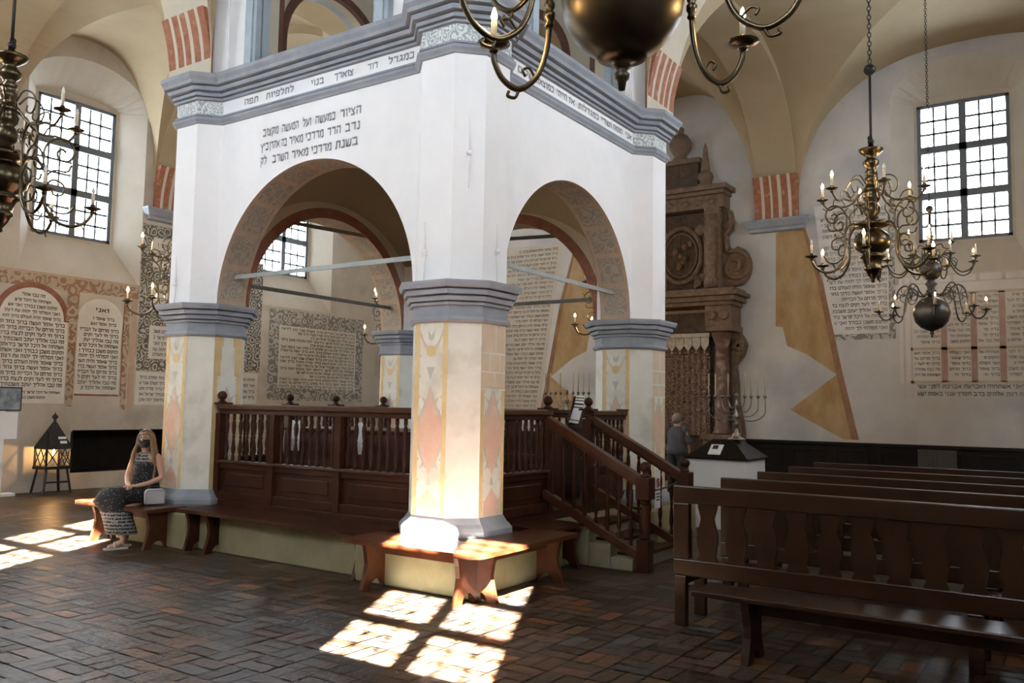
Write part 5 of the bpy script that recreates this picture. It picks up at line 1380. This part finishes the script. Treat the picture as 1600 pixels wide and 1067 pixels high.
def dress_mat():
    m=mat('patterned_dress',(.012,.012,.014),None,rough=.75); n=m.node_tree.nodes; l=m.node_tree.links; p=n['Principled BSDF']
    tc=n['Texture Coordinate']; sp=n.new('ShaderNodeSeparateXYZ'); l.new(tc.outputs['Object'],sp.inputs[0])
    vo=n.new('ShaderNodeTexVoronoi'); vo.inputs['Scale'].default_value=34; l.new(tc.outputs['Object'],vo.inputs['Vector'])
    lt=n.new('ShaderNodeMath'); lt.operation='LESS_THAN'; lt.inputs[1].default_value=.20; l.new(vo.outputs['Distance'],lt.inputs[0])
    wv=n.new('ShaderNodeMath'); wv.operation='MULTIPLY'; wv.inputs[1].default_value=170; l.new(sp.outputs['Z'],wv.inputs[0])
    sn=n.new('ShaderNodeMath'); sn.operation='SINE'; l.new(wv.outputs[0],sn.inputs[0])
    vo2=n.new('ShaderNodeTexVoronoi'); vo2.inputs['Scale'].default_value=58; l.new(tc.outputs['Object'],vo2.inputs['Vector'])
    m3=n.new('ShaderNodeMath'); m3.operation='MULTIPLY_ADD'; m3.inputs[1].default_value=3.2; m3.inputs[2].default_value=-1.2; l.new(vo2.outputs['Distance'],m3.inputs[0])
    ad=n.new('ShaderNodeMath'); ad.operation='ADD'; l.new(sn.outputs[0],ad.inputs[0]); l.new(m3.outputs[0],ad.inputs[1])
    gt=n.new('ShaderNodeMath'); gt.operation='GREATER_THAN'; gt.inputs[1].default_value=.15; l.new(ad.outputs[0],gt.inputs[0])
    # patterned border near the hem and yoke near the neck (object z from the seat: hem about -.3, yoke above .42)
    a=n.new('ShaderNodeMath'); a.operation='LESS_THAN'; a.inputs[1].default_value=-.045; l.new(sp.outputs['Z'],a.inputs[0])
    b=n.new('ShaderNodeMath'); b.operation='GREATER_THAN'; b.inputs[1].default_value=.46; l.new(sp.outputs['Z'],b.inputs[0])
    o=n.new('ShaderNodeMath'); o.operation='MAXIMUM'; l.new(a.outputs[0],o.inputs[0]); l.new(b.outputs[0],o.inputs[1])
    mx=n.new('ShaderNodeMix'); mx.data_type='FLOAT'; l.new(o.outputs[0],mx.inputs[0]); l.new(lt.outputs[0],mx.inputs[2]); l.new(gt.outputs[0],mx.inputs[3])
    c=n.new('ShaderNodeMix'); c.data_type='RGBA'; c.inputs[6].default_value=(.012,.012,.014,1); c.inputs[7].default_value=(.27,.265,.26,1); l.new(mx.outputs[0],c.inputs[0]); l.new(c.outputs[2],p.inputs['Base Color']); return m
mb=MB(); up=Vector((0,0,1))
rg=[]
for z,f,w,d in ((.50,.0,.175,.145),(.60,-.01,.165,.14),(.70,-.01,.142,.125),(.80,0,.145,.13),(.89,.005,.150,.135),(.95,.01,.125,.115),(1.0,.014,.085,.08),(1.03,.016,.058,.058)): rg.append((B(f,0,z),lft*w,fwd*d))
etube(mb,rg,20)
sk=[(B(.0,0,.54),lft*.175,up*.105),(B(.12,0,.555),lft*.180,up*.120),(tuple((kl+kr)/2-leg*.14+up*.012),lft*.185,up*.115),(tuple((kl+kr)/2+leg*.02+up*.012),lft*.180,(up*.92+leg*.35)*.118)]
am=(al+ar)/2; km=(kl+kr)/2
sk.append((tuple(km+leg*.065-up*.06),lft*.178,(up*.45+leg*.88)*.118))
for t,w,d in ((.28,.172,.118),(.5,.165,.118),(.68,.165,.122),(.86,.168,.125)): sk.append((tuple(km.lerp(am,t)+leg*.02),lft*w,leg*d))
etube(mb,sk,22); mb.build('dress',dress_mat(),W)
for a,d in ((al,tl),(ar,tr_)):
    mb=MB(); c=a+d*.06; s=Vector((-d.y,d.x,0))
    P=[a-d*.06+s*.0,a-d*.05+s*.028,a+d*.05+s*.036,a+d*.13+s*.044,a+d*.185+s*.03,a+d*.20,a+d*.185-s*.03,a+d*.13-s*.044,a+d*.05-s*.036,a-d*.05-s*.028]
    mb.prism([(p.x,p.y,.002) for p in P],(0,0,.018))
    mb.tube(spline([a+d*.09+s*.042-up*(a.z-.02),a+d*.085-up*(a.z-.075),a+d*.09-s*.042-up*(a.z-.02)],4),.012,6)
    mb.tube(spline([a+s*.034-up*.03,a+d*.035+up*.0,a-s*.034-up*.03],4),.008,6); mb.build('sandal',mat('white_sandal',(.62,.60,.57),None,rough=.5),W)
# ---- bag beside her
bg=thing('shoulder_bag','small pale grey shoulder bag on the corner bench, against the seated woman','bag',(-.60,3.80,.45))
mb=MB(); ctr=Vector((-.70,3.74,.555)); ax=Vector((.80,-.35,.0)).normalized(); bx=Vector((.35,.80,0)).normalized()
def bp(a,b,z): return ctr+ax*a+bx*b+Vector((0,0,z))
q=[(-.105,-.09),(.105,-.09),(.11,.04),(.09,.08),(-.09,.08),(-.11,.04)]
mb.prism([bp(a,-.045,z) for a,z in q],tuple(bx*.09)); mb.build('body',mat('grey_leather',(.42,.43,.46),(.48,.49,.52),6,.45),bg,.015,3)
mb=MB(); mb.tube([bp(a*.9,-.05,z*.9) for a,z in q+[q[0]]],.004,5); mb.build('seam',mat('grey_leather_piping',(.28,.29,.31),None),bg)
mb=MB(); mb.tube(spline([bp(-.09,0,.075),bp(-.05,.05,.10),bp(.04,.05,.10),bp(.09,0,.075)],5),.006,6); mb.build('strap',mat('dark_strap',(.05,.05,.06),None),bg)
# ---- visitor standing by the ark, back to the door
Mn=thing('person','visitor with short grey hair and grey shirt, back turned, standing before the ark','person',(8.5,1.36,0))
V=lambda x,y,z:(8.5+x,1.36+y,z)
N={'pel':(V(0,0,.86),.12),'sp':(V(0,0,1.02),.11),'ch':(V(.0,0,1.17),.115),'up':(V(.01,0,1.27),.07),'nk':(V(.02,0,1.335),.052),'hd':(V(.03,0,1.42),(.075,.085)),'h2':(V(.03,0,1.49),(.075,.085)),'top':(V(.02,0,1.54),.05),
 'sl':(V(0,.17,1.25),.038),'sr':(V(0,-.17,1.25),.038),'el':(V(-.02,.235,1.02),.038),'er':(V(-.02,-.235,1.02),.038),'wl':(V(.10,.20,.83),.027),'wr':(V(.10,-.2,.83),.027),'hl':(V(0,.09,.80),.095),'hr':(V(0,-.09,.80),.095),
 'kl':(V(.02,.10,.46),.062),'kr':(V(.02,-.10,.46),.062),'al':(V(-.02,.11,.09),.036),'ar':(V(-.02,-.11,.09),.036),'tl':(V(.13,.13,.035),.032),'tr':(V(.13,-.13,.035),.032)}
E=[('pel','sp'),('sp','ch'),('ch','up'),('up','nk'),('nk','hd'),('hd','h2'),('h2','top'),('up','sl'),('up','sr'),('sl','el'),('sr','er'),('el','wl'),('er','wr'),('pel','hl'),('pel','hr'),('hl','kl'),('hr','kr'),('kl','al'),('kr','ar'),('al','tl'),('ar','tr')]
hand(N,E,'wl','L',(.5,-.1,-.8),(.8,0,.5),(0,-1,0)); hand(N,E,'wr','Q',(.5,.1,-.8),(.8,0,.5),(0,1,0))
skinned('body',N,E,skin,Mn,'pel')
mb=MB(); X=Vector((1,0,0)); Y=Vector((0,1,0))
etube(mb,[(V(0,0,.80),Y*.20,X*.155),(V(0,0,.9),Y*.195,X*.155),(V(0,0,1.05),Y*.185,X*.15),(V(0,0,1.18),Y*.19,X*.155),(V(.005,0,1.27),Y*.165,X*.12),(V(.01,0,1.325),Y*.08,X*.075)],18)
for s in (1,-1): etube(mb,[(V(0,s*.12,1.29),X*.07,Vector((0,s*.03,.07))),(V(0,s*.19,1.265),X*.085,Vector((0,s*.05,.065))),(V(-.01,s*.22,1.10),X*.075,Y*.070),(V(-.01,s*.235,1.0),X*.068,Y*.068)],12)
mb.build('shirt',mat('grey_shirt',(.065,.065,.078),(.095,.095,.11),5,.8),Mn)
mb=MB()
for s in (1,-1): etube(mb,[(V(0,s*.07,.86),X*.13,Y*.11),(V(0,s*.09,.70),X*.105,Y*.098),(V(.02,s*.10,.46),X*.082,Y*.078),(V(-.01,s*.11,.10),X*.07,Y*.065)],14)
mb.build('trousers',mat('dark_trousers',(.03,.03,.035),None,rough=.8),Mn)
mb=MB(); mb.lathe([(.085,-.02),(.095,.03),(.09,.08),(.07,.115),(.035,.135),(1e-5,.14)],V(.01,0,1.43),16); mb.ball(V(-.02,0,1.45),.085,14); mb.build('hair',mat('grey_hair',(.16,.14,.12),(.24,.21,.18),14,.6),Mn)
for s in (1,-1):
    mb=MB(); etube(mb,[(V(-.06,s*.115,.03),X*.04,Y*.04),(V(.05,s*.12,.035),X*.01+Y*.045,Vector((0,0,.035))),(V(.17,s*.135,.025),Y*.035,Vector((0,0,.02)))],12); mb.build('shoe',M['black'],Mn)
